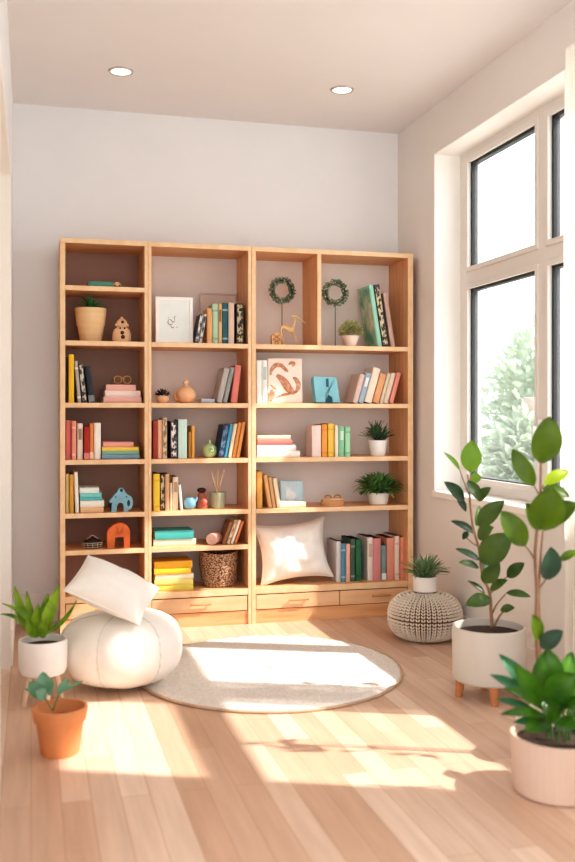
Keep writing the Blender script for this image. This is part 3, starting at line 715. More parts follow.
# ---- wide bookcase
LEAFG = mat('#9aa58f', .6, .25, hex2='#566250')
def wreath(label, px, py, Y, R, seed):
    x = X_on(px, Y); zc = Z_on(px, py, Y)
    t = thing('wreath_stand', label, 'wreath', (x, Y, Z1 + .0005), group='green leaf wreaths on thin stands')
    H = zc - Z1
    bm = NB(); tube(bm, ring_pts(R, 40, (0, 0, H)), .004, 8, closed=True); obj('hoop', bm, mat('#4a3f30', .8), t, smooth='all')
    bm = NB(); Rn = random.Random(seed)
    for i in range(380):
        a = Rn.uniform(0, 2 * PI); q = Rn.uniform(0, 2 * PI); c = Vector((R * math.cos(a), 0, H + R * math.sin(a)))
        rad = Vector((math.cos(a), 0, math.sin(a))); tg = Vector((-math.sin(a), 0, math.cos(a)))
        d = (rad * math.cos(q) + Vector((0, 1, 0)) * math.sin(q) + tg * .7).normalized()
        leaf(bm, c + d * .004, c + d * Rn.uniform(.018, .030), .013, rad * math.sin(q) - Vector((0, math.cos(q), 0)) + tg * .3, nu=4, nv=1)
    obj('foliage', bm, LEAFG, t)
    bm = NB()
    for i in range(40):
        a = Rn.uniform(0, 2 * PI); q = Rn.uniform(PI, 2 * PI)
        ball(bm, ((R + .018 * math.cos(q)) * math.cos(a), .018 * math.sin(q), H + (R + .018 * math.cos(q)) * math.sin(a)), .0042, seg=6)
    obj('berry', bm, mat('#d5d6bd', .5), t, smooth='all')['kind'] = 'stuff'
    bm = NB(); tube(bm, [(0, 0, .004), (0, 0, H - R)], .0024, 8); obj('stem', bm, mat('#6b5a45', .7), t, smooth='all')
    obj('base', lathe(NB(), [(0, 0), (.020, 0), (.020, .004), (.004, .007), (0, .007)], 20), mat('#6b5a45', .7), t, smooth=True)
wreath('dark green leaf wreath on thin stand above the wooden deer', 282, 290.5, BF + .15, .057, 3)
wreath('dark green leaf wreath on thin stand beside the large mint book', 335.2, 293, BF + .16, .058, 9)
# wooden deer (abstract, thin limbs)
Y = BF + .10; kk = .0054 / 6.765; x0, y1 = 285, 668
def dz(pts): return [((x - x0) * kk, 0, (y1 - y) * kk) for x, y in pts]
t = thing('wooden_deer', 'slender pale wooden deer figurine with long horn beneath the first wreath', 'figurine', on_shelf(292, Y, Z1 + .003))
DW = mat('#f0cd96', .5, .06)
bm = NB(); ps = smooth_path(dz([(204, 548), (225, 542), (250, 552), (275, 562), (292, 545), (303, 510), (306, 478)]), 6); n = len(ps)
tube(bm, ps, [.0055 + .0105 * math.sin(PI * min(1, i / (n - 1) * 1.15)) ** 1.5 for i in range(n)], 10); obj('body', bm, DW, t, smooth='all')
bm = NB(); ps = smooth_path(dz([(286, 470), (300, 466), (318, 470), (345, 488), (382, 512)]), 5); n = len(ps)
tube(bm, ps, [.0068 - .0040 * i / (n - 1) for i in range(n)], 8); obj('head', bm, DW, t, smooth='all')
for dy, pp in ((.0, [(284, 560), (300, 590), (314, 625), (322, 668)]), (.0, [(212, 545), (205, 570), (214, 610), (222, 668)])):
    bm = NB(); ps = smooth_path(dz(pp), 5); n = len(ps); tube(bm, ps, [.0072 - .0035 * i / (n - 1) for i in range(n)], 8); obj('leg', bm, DW, t, smooth='all')
# tiny house ornament
t = thing('house_ornament', 'tiny tan carved wooden house ornament beside the deer', 'ornament', on_shelf(276, BF + .05, Z1))
obj('body', prism(NB(), [(-.026, 0), (.026, 0), (.028, .048), (.018, .062), (.004, .070), (-.014, .062), (-.028, .050)], -.014, .014), mat('#e3b27c', .6, .1), t, bevel=.002)
bm = NB()
for a, b in (((-.020, .030), (.020, .056)), ((.020, .030), (-.020, .056)), ((-.022, .026), (.022, .026)), ((-.008, 0), (-.008, .018)), ((.008, 0), (.008, .018)), ((-.008, .018), (.008, .018))):
    tube(bm, [(a[0], -.0145, a[1]), (b[0], -.0145, b[1])], .002, 6)
obj('carved_line', bm, mat('#9a5a30', .7), t)
# potted plants of the wide bookcase
def small_pot(label, px, Y, z, r0, r1, h, pot_hex, leafbm, leaf_mat, name='potted_plant'):
    t = thing(name, label, 'potted plant', on_shelf(px, Y, z))
    obj('pot', cyl_pot(NB(), r0, r1, h), mat(pot_hex, .5, .03), t, smooth=True)
    obj('foliage', leafbm, leaf_mat, t, smooth='all'); return t
small_pot('small pink-white pot with round yellow-green plant under the second wreath', 350.5, BF + .06, Z1, .030, .050, .060, '#f4dfd0',
          bushy(NB(), (0, 0, .072), .066, .06, .068, 420, .026, .014, 21, low=-.15), mat('#d2d09a', .6, .2, hex2='#a3a865', trans=.2))
small_pot('white pot with dark green spiky plant on the pastel row shelf', 377.8, BF + .08, Z3, .042, .054, .088, '#f6f3ee',
          spiky(bushy(NB(), (0, 0, .10), .05, .05, .06, 60, .05, .012, 5, low=0), (0, 0, .075), 60, .125, .012, 20, 88, .12, 22, spread=.03), mat('#4c6b48', .55, .2, hex2='#2c4430'))
small_pot('white rounded pot with bushy trailing green plant beside the wooden box', 378.5, BF + .09, Z4, .050, .062, .066, '#f1ebe3',
          spiky(bushy(NB(), (0, 0, .085), .105, .09, .066, 300, .05, .016, 31, low=-.35), (0, 0, .06), 90, .13, .013, 0, 70, .35, 32, spread=.04), mat('#6f9a55', .55, .2, hex2='#35602c'))
# swirl picture
t, w, h = panel_frame('swirl_picture', 'cream picture board with brown abstract swirls beside white books', 'picture', 268.5, 302.5, 358.5, Z2, BF + .075, .05, 0, '#f4e3d3', '#f6e8da', .014)
strokes(t, w, h, [(.012, [(.06, .62), (.10, .74), (.22, .84), (.38, .84), (.52, .74), (.58, .70)]), (.022, [(.24, .62), (.36, .56), (.48, .46), (.58, .34), (.68, .26), (.76, .22)]),
    (.013, [(.76, .22), (.86, .32), (.88, .44), (.80, .54), (.72, .56)]), (.020, [(.03, .04), (.08, .14), (.10, .24), (.05, .26)]), (.007, [(.22, .12), (.40, .18), (.56, .20), (.72, .22)]), (.010, [(.60, .86), (.68, .90), (.76, .88), (.70, .82)]), (.007, [(.06, .40), (.16, .34), (.24, .30)])], '#bd7a5a', y=-.0018, hx2='#e3bca2')
# blue block with arch and slot
Yb = BF + .09; k = .0055 / 6.389
t = thing('arch_block', 'light blue wooden block with slot and curved arch in the wide bookcase', 'figurine', on_shelf(326.2, Yb, Z2 + .0045), (-.10, 0, math.radians(8)))
pl = zoomed([(376, 312), (364, 152), (372, 144), (520, 148), (530, 160), (546, 312), (496, 312), (492, 278), (468, 264), (446, 246), (440, 280), (440, 312)], 458, 312, k)
obj('body', prism(NB(), pl, -.02, .02), mat('#8fd0dc', .55, .05), t, bevel=.003)
obj('arch_shade_plate', prism(NB(), zoomed([(438, 312), (438, 278), (444, 240), (470, 258), (496, 276), (498, 312)], 458, 312, k), -.004, .006), mat('#3f6b7c', .7), t)  # dark plate added in the opening, stands in for the shade inside
obj('slot', box(NB(), (452 - 458) * k, (470 - 458) * k, -.0215, -.019, (312 - 212) * k, (312 - 158) * k), mat('#3d6b78', .7), t)  # dark plate on the face, shade of the slot put into colour
# light blue picture
t, w, h = panel_frame('picture_card', 'light blue picture card with pale seated animal shape behind the cream lying book', 'picture', 281, 303.5, 481.5, Z4, BF + .17, .10, 0, '#bfe2ee', '#cfeaf3', .010)
bm = NB(); ball(bm, (-.01, -.0016, h * .38), .028, 1.2, .04, 1.0); ball(bm, (-.02, -.0016, h * .62), .018, 1, .05, 1); ball(bm, (-.03, -.0016, h * .74), .007, .7, .08, 1.6); ball(bm, (-.012, -.0016, h * .75), .007, .7, .08, 1.6)
obj('drawing', bm, mat('#fbfdfd', .7), t, smooth='all')
# wooden box
t = thing('wooden_box', 'low oval tan wooden box with loop handles beside the bushy trailing plant', 'box', on_shelf(332.6, BF + .08, Z4))
obj('body', lathe(NB(), [(0, 0), (.064, 0), (.068, .004), (.068, .028), (.060, .030), (0, .030)], 36, sy=.65), mat('#dca878', .55, .1, scale=5, stretch=(1, 1, 8)), t, smooth=True)
obj('lid', lathe(NB(), [(.066, .031), (.066, .038), (.058, .042), (0, .043)], 36, sy=.65), mat('#e6ba8c', .55, .08), t, smooth=True)
for s in (-1, 1):
    bm = NB(); tube(bm, smooth_path([(s * .028 - .018, 0, .042), (s * .028 - .012, 0, .055), (s * .028 + .012, 0, .055), (s * .028 + .018, 0, .042)]), .0035, 8); obj('handle', bm, mat('#b98250', .5), t, smooth='all')

# ------------------------------------------------------------------ cushions
def cushion(name, label, w, h, th, loc, rot, m, seed=0, pinch=.10, group=None, wr=.010):
    bm = NB(); n = 30; R = []
    def sheet(sg):
        rows = []
        for i in range(n + 1):
            r_ = []
            for j in range(n + 1):
                u, v = -1 + 2 * i / n, -1 + 2 * j / n
                x = w / 2 * u * (1 - pinch * (1 - v * v)); z = h / 2 * v * (1 - pinch * (1 - u * u))
                f = max(0, (1 - abs(u) ** 2.3) * (1 - abs(v) ** 2.3)) ** .55
                wv = noise.noise(Vector((u * 2.4 + seed, v * 2.4, sg * 3))) * wr * (f ** .5) + noise.noise(Vector((u * 7 + seed, v * 3, sg * 5 + 2))) * wr * .4 * (f ** .5)
                y = sg * (th / 2 * f + .0025) + wv
                r_.append(bm.verts.new((x, y, z)))
            rows.append(r_)
        return rows
    a, b = sheet(-1), sheet(1)
    for q, fl in ((a, 0), (b, 1)):
        for i in range(n):
            for j in range(n):
                f = (q[i][j], q[i + 1][j], q[i + 1][j + 1], q[i][j + 1]); bm.faces.new(f if not fl else f[::-1])
    edge = [(i, 0) for i in range(n)] + [(n, j) for j in range(n)] + [(i, n) for i in range(n, 0, -1)] + [(0, j) for j in range(n, 0, -1)]
    for k in range(len(edge)):
        (i, j), (i2, j2) = edge[k], edge[(k + 1) % len(edge)]
        bm.faces.new((a[i][j], a[i2][j2], b[i2][j2], b[i][j]))
    pts = [(a[i][j].co + b[i][j].co) / 2 for i, j in edge]
    o = obj(name, bm, m, None, smooth='all', loc=loc, rot=rot); tag(o, label, 'cushion', group)
    pb = NB(); tube(pb, pts, .0038, 6, closed=True); obj('piping', pb, m, o, smooth='all')
    return o
Yc = BF + .135
xc = X_on(291.5, Yc)
cushion('cushion', 'square white cushion leaning on the bottom shelf of the wide bookcase', .415, .335, .15, (xc, Yc - .03, ZB + .176), (math.radians(-14), math.radians(-5), 0), FABRIC, 3, pinch=.16, wr=.016)

# ------------------------------------------------------------------ bean bag, pillow, rug
pc = at(121.5, 600, 3.98); PX, PY = pc.x, pc.y
t = thing('bean_bag', 'large round white bean bag pouf on the floor in front of the bookcases', 'bean bag', (PX, PY, 0.014), (0, 0, 0))
H, RR = .298, .253; seg, nr = 96, 40
az0 = -PI / 2 - YAW - math.radians(12)
def bag_pt(phi, v, off=0.0):
    # v from 0 (bottom) to 1 (top)
    a = PI * (v - .5); ce, se = math.cos(a), math.sin(a)
    r = RR * (abs(ce) ** (.62 if v > .5 else .72)); z = H / 2 + H / 2 * math.copysign(abs(se) ** .85, se)
    s = abs(math.sin((phi - az0) * 3)); g = 1 - .035 * (1 - s) ** 3 * ce ** .5
    if v > .5: r *= 1 - .10 * (v - .5) * 2 * (1 - ce)
    nz = .006 * noise.noise(Vector((math.cos(phi) * 2, math.sin(phi) * 2, v * 4)))
    pk = .0035 * math.sin(v * 90) * max(0, 1 - s * 6) * ce
    z -= .018 * max(0, se) ** 6 * (1 - s) * .5
    return Vector(((r * g + nz + off + pk) * math.cos(phi), (r * g + nz + off + pk) * math.sin(phi), max(0.001, z + nz)))
bm = NB(); rings = []
for i in range(nr + 1):
    v = i / nr
    if i in (0, nr): rings.append([bm.verts.new(bag_pt(0, .0005 if i == 0 else .9995) * Vector((0, 0, 1)) if False else (0, 0, .001 if i == 0 else H - .004))])
    else: rings.append([bm.verts.new(bag_pt(2 * PI * k / seg, v)) for k in range(seg)])
for a, b in zip(rings, rings[1:]):
    for k in range(seg):
        j = (k + 1) % seg
        if len(a) == 1: bm.faces.new((a[0], b[j], b[k]))
        elif len(b) == 1: bm.faces.new((a[k], a[j], b[0]))
        else: bm.faces.new((a[k], a[j], b[j], b[k]))
BAG = mat('#f3eee6', .8, .015, scale=6, bump=.05, bscale=400)
obj('cover', bm, BAG, t, smooth='all')
for q in range(6):
    phi = az0 + q * PI / 3; bm = NB()
    tube(bm, [bag_pt(phi, .10 + .86 * k / 40, .0005) for k in range(41)], .0028, 6); obj('seam_piping', bm, mat('#e6dfd4', .8), t, smooth='all')
# pillow lying tilted on it
e1 = Vector((C_, -S_, 0)) * .275 + Vector((0, 0, -.125)); e2 = Vector((C_, -S_, 0)) * .10 + Vector((S_, C_, 0)) * .25 + Vector((0, 0, .075))
zx = e1.normalized(); ny = zx.cross(e2).normalized() * -1; zz = zx.cross(ny).normalized()
rot = Matrix((zx, ny, zz)).transposed().to_euler()
cushion('pillow', 'white pillow with piped edge tilted on top of the bean bag', .325, .272, .12, at(113, 591, 3.90) + Vector((0, 0, .008)), rot, FABRIC, 8, pinch=.05, wr=.006)

# rug
rc = at(271, 0, 4.2); RXc, RYc = rc.x, rc.y + .02
def rug_mat():
    m = mat('#eae1d7', .95, .10, scale=90, bump=.4, bscale=260, hex2='#d9cec2'); return m
bm = NB(); rings = [[bm.verts.new((0, 0, .018))]]; nr, seg = 60, 200; RU = .572
for i in range(1, nr + 1):
    r = RU * i / nr; e = 1 - max(0, (r - RU + .02) / .02) ** 2 * .55
    rings.append([bm.verts.new((r * math.cos(2 * PI * k / seg), r * 1.07 * math.sin(2 * PI * k / seg), .016 * e + random.uniform(-.0022, .0022))) for k in range(seg)])
rings.append([bm.verts.new((RU * 1.002 * math.cos(2 * PI * k / seg), RU * 1.072 * math.sin(2 * PI * k / seg), .002)) for k in range(seg)])
for a, b in zip(rings, rings[1:]):
    for k in range(seg):
        j = (k + 1) % seg
        if len(a) == 1: bm.faces.new((a[0], b[k], b[j]))
        else: bm.faces.new((a[k], a[j], b[j], b[k]))
rug = obj('round_rug', bm, rug_mat(), None, smooth='all', loc=(RXc, RYc, 0), rot=(0, 0, -YAW))
tag(rug, 'round cream shaggy rug lying on the wooden floor', 'rug')
bm = NB(); tube(bm, [Vector((p.x, p.y * 1.07, .0065)) for p in ring_pts(RU + .003, 120, plane='xy')], .006, 8, closed=True)
obj('edge_binding', bm, mat('#c9ab8e', .9, .1), rug, smooth='all')

# ------------------------------------------------------------------ knitted pouf and the plant on it
kp = at(425, 0, 4.83)
t = thing('knitted_pouf', 'low round cream chunky-knit pouf on the floor beside the wide bookcase', 'pouf', (kp.x, kp.y, 0))
KR, KH = .178, .224
def kpt(phi, a, off=0.0):
    r = (KR + off) * abs(math.cos(a)) ** .62; z = KH / 2 + (KH / 2 + off) * math.copysign(abs(math.sin(a)) ** .9, math.sin(a))
    return Vector((r * math.cos(phi), r * math.sin(phi), z))
prof = [(kpt(0, -PI / 2 + PI * k / 24).x, max(.001, kpt(0, -PI / 2 + PI * k / 24).z)) for k in range(25)]
prof[0] = (0, prof[0][1]); prof[-1] = (0, prof[-1][1])
obj('core', lathe(NB(), prof, 48), mat('#6b4c37', .95), t, smooth='all')
bm = NB(); base = bmesh.new(); bmesh.ops.create_uvsphere(base, u_segments=6, v_segments=5, radius=1)
bv = [v.co.copy() for v in base.verts]; bf = [[v.index for v in f.verts] for f in base.faces]; base.free()
def lump(bm, M):
    vs = [bm.verts.new(M @ c) for c in bv]
    for f in bf: bm.faces.new([vs[i] for i in f])
nl = 23
for j in range(nl):
    a = math.radians(-78 + 164 * j / (nl - 1)); rr = abs(math.cos(a)) ** .62
    na = 42 if rr > .55 else 28 if rr > .35 else 16
    for i in range(na):
        phi = 2 * PI * (i + .5) / na
        for s in (-1, 1):
            ph = phi + s * .215 * 2 * PI / na
            p = kpt(ph, a, .004); pn = (kpt(ph, a, .02) - p).normalized()
            tg = Vector((-math.sin(ph), math.cos(ph), 0)); up = pn.cross(tg).normalized() * (1 if pn.cross(tg).z >= 0 else -1)
            d1 = (up + tg * s * .55).normalized(); d2 = pn.cross(d1)
            if p.z < .012: p.z = .012
            wd = KR * rr * 2 * PI / na * .175
            M = Matrix((d1 * .0088, d2 * wd, pn * .0085)).transposed().to_4x4(); M.translation = p
            lump(bm, M)
obj('knit_cover', bm, mat('#efe3d3', .9, .08, scale=20), t, smooth='all')
t = thing('potted_plant', 'small white pot with spiky green plant standing on the knitted pouf', 'potted plant', (kp.x, kp.y, KH + .012))
obj('pot', cyl_pot(NB(), .058, .061, .076), mat('#ece7e0', .5, .03), t, smooth=True)
obj('soil', lathe(NB(), [(.052, .062), (0, .066)], 24), SOIL, t)
obj('foliage', spiky(NB(), (0, 0, .066), 130, .120, .012, 8, 80, .18, 41, spread=.045), mat('#90ab7c', .5, .2, trans=.1, hex2='#456a42'), t, smooth='all')

# ------------------------------------------------------------------ big plants by the window
def plant_leaf(bm, z, base, tip, wpx, scale, d, out=.0, tilt=(0, 0), arc=.10, fold=.10, nu=9, sharp=.7, dtip=0.0, peak=.9):
    """leaf between two measured points, facing the room"""
    k = z
    b = at(*k(base), d + out); q = at(*k(tip), d + out + dtip)
    n = at(k(base)[0], k(base)[1], d) * -1 + Vector((0, 0, CAMZ)); n = Vector((-S_, -C_, .25)).normalized()
    n = (n + Vector((C_, -S_, 0)) * tilt[0] + Vector((0, 0, 1)) * tilt[1]).normalized()
    return leaf(bm, b, q, wpx / scale / F * d, n, arc=arc, fold=fold, nu=nu, nv=3, sharp=sharp, peak=peak)

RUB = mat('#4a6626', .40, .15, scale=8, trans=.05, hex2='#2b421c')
RUB_SHADE = mat('#2f4a2c', .42, .15, scale=8, trans=.03, hex2='#1c3322')  # darker copy of the leaf green, shade put into the colour
RUB_LIT = mat('#78a02f', .4, .10, scale=8, trans=.25, hex2='#5c8726')  # brighter copy of the leaf green, sunlight put into the colour
STEM = mat('#9a7a5c', .8, .15, scale=30)
zm = lambda p: (435 + p[0] / 3.45, 410 + p[1] / 3.45)
# white footed planter
D1 = 3.82; c = at(489, 0, D1); R1 = .146
t = thing('rubber_plant', 'rubber plant in wide off-white planter on wooden feet under the window', 'potted plant', (c.x, c.y, 0))
POT1 = mat('#cdc5ba', .55, .02, scale=3)
obj('pot', lathe(NB(), [(0, .070), (R1 * .90, .070), (R1 * .965, .078), (R1 * .985, .095), (R1, .275), (R1 - .003, .283), (R1 - .012, .283), (R1 - .014, .25), (R1 - .02, .22), (0, .22)], 56), POT1, t, smooth=True)
obj('soil', lathe(NB(), [(R1 - .016, .256), (.05, .264), (0, .266)], 32), SOIL, t)
for q in range(4):
    a = -PI / 2 - YAW + math.radians(-2) + q * PI / 2; bm = NB()
    tube(bm, [(.112 * math.cos(a), .112 * math.sin(a), .080), (.120 * math.cos(a), .120 * math.sin(a), 0)], [.020, .014], 16)
    obj('leg', bm, mat('#d08a58', .5, .1), t, smooth=True)
inv = Vector((c.x, c.y, 0))
def shift(bm, v):
    for q in bm.verts: q.co -= v
    return bm
bm = NB()
base_d = D1
def stempath(pts, d, r0, r1, dd=None):
    ps = smooth_path([at(*zm(p), d) for p in pts], 4); n = len(ps)
    tube(bm, ps, [r0 + (r1 - r0) * i / (n - 1) for i in range(n)], 8)
stempath([(197, 752), (193, 690), (188, 630), (162, 560), (152, 480), (132, 410), (122, 335), (118, 262), (112, 222)], D1, .0075, .0035)
stempath([(205, 745), (222, 712), (236, 695)], D1 - .01, .0055, .003); stempath([(198, 700), (215, 668), (244, 634)], D1 + .01, .0045, .0025)
stempath([(186, 640), (215, 605), (250, 574)], D1 - .01, .004, .002); stempath([(120, 300), (95, 235), (86, 208)], D1, .003, .002)
stempath([(150, 470), (130, 460), (108, 440)], D1 + .01, .003, .002); stempath([(118, 262), (122, 235), (124, 214)], D1, .003, .002)
stempath([(172, 600), (160, 560), (156, 530)], D1 - .02, .003, .002); stempath([(172, 632), (140, 612), (118, 594)], D1 + .03, .003, .002)
obj('stem', shift(bm, inv), STEM, t, smooth='all')
bl = [((124, 216), (127, 104), 72, 0, (-.2, .0), 0), ((140, 252), (136, 214), 40, .03, (0, .3), 0)]
bm = NB()
for b, q, w, o, tl, dt in bl: plant_leaf(bm, zm, b, q, w, 3.45, D1, o, tl, dtip=dt)
plant_leaf(bm, zm, (86, 210), (29, 147), 22, 3.45, D1, .01, (.6, .2))
obj('lit_foliage', shift(bm, inv), RUB_LIT, t, smooth='all')['label'] = 'leaves coloured bright yellow-green as if sunlit'
bm = NB()
for b, q, w, o, tl, dt in [((112, 245), (152, 316), 46, -.01, (.3, .2), -.04), ((148, 312), (195, 268), 40, -.02, (0, .5), -.05), ((150, 400), (241, 314), 64, -.02, (0, .4), -.06), ((160, 524), (268, 428), 96, -.04, (-.1, .2), -.07),
    ((150, 440), (204, 405), 54, -.03, (.1, .4), -.06), ((165, 592), (224, 528), 56, -.03, (.2, .2), -.05), ((192, 622), (252, 588), 38, -.02, (0, .6), -.05), ((190, 652), (104, 676), 54, -.03, (0, .5), -.06),
    ((250, 576), (310, 528), 44, -.01, (0, .4), -.04), ((245, 632), (330, 646), 32, 0, (0, .7), -.03), ((226, 692), (276, 684), 34, -.02, (0, .6), -.03), ((150, 545), (80, 528), 34, .01, (0, .7), -.04), ((140, 400), (150, 330), 30, .04, (.5, .1), .03)]:
    plant_leaf(bm, zm, b, q, w, 3.45, D1, o, tl, dtip=dt)
obj('foliage', shift(bm, inv), RUB, t, smooth='all')
bm = NB()
for b, q, w, o, tl, dt in [((98, 312), (30, 248), 44, -.01, (-.2, .3), -.05), ((76, 300), (106, 352), 28, 0, (.3, .2), -.02), ((140, 428), (54, 384), 32, .02, (0, .7), .0), ((112, 420), (96, 448), 22, .02, (0, .5), -.02),
    ((156, 522), (70, 480), 30, .03, (0, .8), .03), ((170, 628), (112, 590), 18, .04, (0, .7), .03), ((160, 560), (200, 540), 50, .05, (.1, .3), .04)]:
    plant_leaf(bm, zm, b, q, w, 3.45, D1, o, tl, dtip=dt)
obj('shaded_foliage', shift(bm, inv), RUB_SHADE, t, smooth='all')['label'] = 'leaves toned dark blue-green for shade'

# tall rubber plant nearer the room
D2 = 3.16; c = at(541, 0, D2)
t = thing('rubber_plant', 'tall slim rubber plant with big leaves in small beige pot, behind the ribbed pot', 'potted plant', (c.x, c.y, 0))
inv = Vector((c.x, c.y, 0))
obj('pot', cyl_pot(NB(), .070, .085, .145), mat('#e3d3c2', .6, .03), t, smooth=True)
obj('soil', lathe(NB(), [(.078, .112), (0, .118)], 24), SOIL, t)
bm = NB()
stempath([(366, 1000), (355, 860), (350, 730), (352, 620), (346, 510), (352, 420), (362, 330), (364, 262), (366, 176)], D2, .0085, .0035)
stempath([(360, 960), (362, 760), (358, 640), (364, 520), (372, 415)], D2 + .02, .006, .003)
stempath([(346, 520), (330, 492), (308, 464)], D2, .004, .0025); stempath([(352, 625), (368, 604), (386, 580)], D2, .004, .0025)
stempath([(362, 300), (350, 275), (340, 258)], D2, .003, .002); stempath([(362, 290), (368, 268), (377, 256)], D2, .003, .002); stempath([(356, 830), (362, 820), (368, 812)], D2, .003, .002)
stempath([(386, 580), (410, 545), (430, 520)], D2, .003, .002)
obj('stem', shift(bm, inv), mat('#8f6d54', .8, .15, scale=30), t, smooth='all')
bm = NB()
for b, q, w, o, tl, dt in [((364, 182), (392, 22), 108, 0, (.1, .1), -.03), ((342, 262), (268, 136), 62, .01, (-.5, .1), .02)]: plant_leaf(bm, zm, b, q, w, 3.45, D2, o, tl, dtip=dt, sharp=.6)
for b, q, w, o, tl, dt in [((368, 412), (398, 262), 126, -.02, (0, .2), -.05), ((384, 392), (490, 324), 80, -.01, (0, .5), -.04), ((370, 272), (462, 302), 58, .0, (.2, .7), -.02), ((364, 408), (312, 322), 66, .0, (-.2, .3), -.04),
    ((310, 468), (228, 350), 80, 0, (-.2, .2), .0), ((430, 520), (490, 488), 32, 0, (0, .6), 0), ((356, 792), (334, 706), 52, -.02, (.3, .1), -.02)]:
    plant_leaf(bm, zm, b, q, w, 3.45, D2, o, tl, dtip=dt, sharp=.6)
obj('foliage', shift(bm, inv), mat('#58740e', .42, .15, scale=8, trans=.12, hex2='#3b560c'), t, smooth='all')
bm = NB(); plant_leaf(bm, zm, (375, 258), (460, 212), 48, 3.45, D2, .01, (0, .5), dtip=.03)
obj('lit_foliage', shift(bm, inv), mat('#a9c02c', .4, .08, scale=8, trans=.35, hex2='#97b022'), t, smooth='all')['label'] = 'leaf coloured bright lime green as if sunlit'  # sun on this leaf put into its colour
bm = NB()
for b, q, w, o, tl, dt in [((386, 584), (398, 472), 78, -.01, (.2, .1), -.03), ((366, 818), (442, 762), 58, -.03, (0, .3), -.04)]: plant_leaf(bm, zm, b, q, w, 3.45, D2, o, tl, dtip=dt, sharp=.6)
obj('shaded_foliage', shift(bm, inv), mat('#385541', .42, .12, scale=8, trans=.04, hex2='#264232'), t, smooth='all')['label'] = 'leaves toned dark blue-green for shade'  # leaf green toned down, shade put into the colour

# low leafy plant in a ribbed blush pot, nearest
D3 = 2.87; c = at(559, 0, D3); R3 = .142
t = thing('leafy_plant', 'low bushy plant with glossy broad leaves in a wide ribbed blush pot', 'potted plant', (c.x, c.y, 0))
bm = NB(); seg = 180; prof = [(0, 0), (R3 * .86, 0), (R3 * .93, .006), (R3 * .96, .02), (R3, .16), (R3, .170), (R3 - .010, .170), (R3 - .016, .15), (0, .13)]
rings = []
for i, (r, z) in enumerate(prof):
    if r == 0: rings.append([bm.verts.new((0, 0, z))]); continue
    rings.append([bm.verts.new(((r - (.0018 if (k % 5 == 0 and 2 < i < 5) else 0)) * math.cos(2 * PI * k / seg), (r - (.0018 if (k % 5 == 0 and 2 < i < 5) else 0)) * math.sin(2 * PI * k / seg), z)) for k in range(seg)])
for a, b in zip(rings, rings[1:]):
    for k in range(seg):
        j = (k + 1) % seg
        if len(a) == 1: bm.faces.new((a[0], b[j], b[k]))
        elif len(b) == 1: bm.faces.new((a[k], a[j], b[0]))
        else: bm.faces.new((a[k], a[j], b[j], b[k]))
obj('pot', bm, mat('#d8bca8', .6, .03, scale=4), t, smooth=True)
obj('soil', lathe(NB(), [(R3 - .016, .150), (0, .156)], 32), SOIL, t)
zf = lambda p: (425 + p[0] / 3.833, 600 + p[1] / 3.833)
inv = Vector((c.x, c.y, 0)); bm = NB()
for b, q, w, o, tl, dt in [((455, 360), (466, 184), 128, -.02, (.1, .2), .0), ((440, 400), (338, 246), 78, -.05, (-.2, .3), -.05), ((470, 380), (590, 282), 104, -.06, (.2, .5), -.07),
    ((450, 420), (300, 340), 50, -.08, (0, .6), -.08), ((460, 450), (290, 440), 44, -.09, (0, .7), -.10), ((500, 420), (600, 400), 80, -.08, (.2, .6), -.08), ((470, 470), (380, 505), 70, -.10, (-.2, .5), -.06), ((500, 470), (590, 500), 70, -.10, (.2, .5), -.06),
    ((480, 470), (470, 390), 90, -.11, (0, .5), -.05), ((530, 400), (640, 330), 80, .0, (.2, .6), .0), ((540, 440), (660, 420), 70, .05, (0, .6), .0), ((500, 380), (560, 200), 80, .06, (.2, .2), .06), ((520, 420), (640, 260), 80, .06, (.2, .3), .06), ((480, 420), (420, 330), 60, .05, (0, .4), .05)]:
    plant_leaf(bm, zf, b, q, w, 3.833, D3, o, tl, dtip=dt, sharp=.65, fold=.14)
obj('foliage', shift(bm, inv), mat('#4a7a1c', .34, .15, scale=10, trans=.08, hex2='#1c4212'), t, smooth='all')
bm = NB()
for b, q, w, o, tl, dt in [((430, 370), (282, 208), 60, .0, (-.3, .4), .0), ((420, 390), (248, 288), 50, -.02, (-.2, .6), -.03), ((430, 440), (270, 380), 36, -.03, (0, .7), -.04), ((450, 480), (340, 470), 44, -.05, (0, .6), -.05)]:
    plant_leaf(bm, zf, b, q, w, 3.833, D3, o, tl, dtip=dt, sharp=.65, fold=.14)
obj('shaded_foliage', shift(bm, inv), mat('#417a50', .32, .12, scale=10, trans=.05, hex2='#275438'), t, smooth='all')['label'] = 'cool blue-green glossy leaves'  # cooler copy of the leaf green, the light's cool cast put into colour
bm = NB()
for k in range(9):
    a = 2 * PI * k / 9; tube(bm, smooth_path([(.03 * math.cos(a), .03 * math.sin(a), .148), (.035 * math.cos(a), .035 * math.sin(a), .20), (.05 * math.cos(a), .05 * math.sin(a), .25)]), .004, 6)
obj('stem', bm, mat('#4f6b38', .7), t, smooth='all')

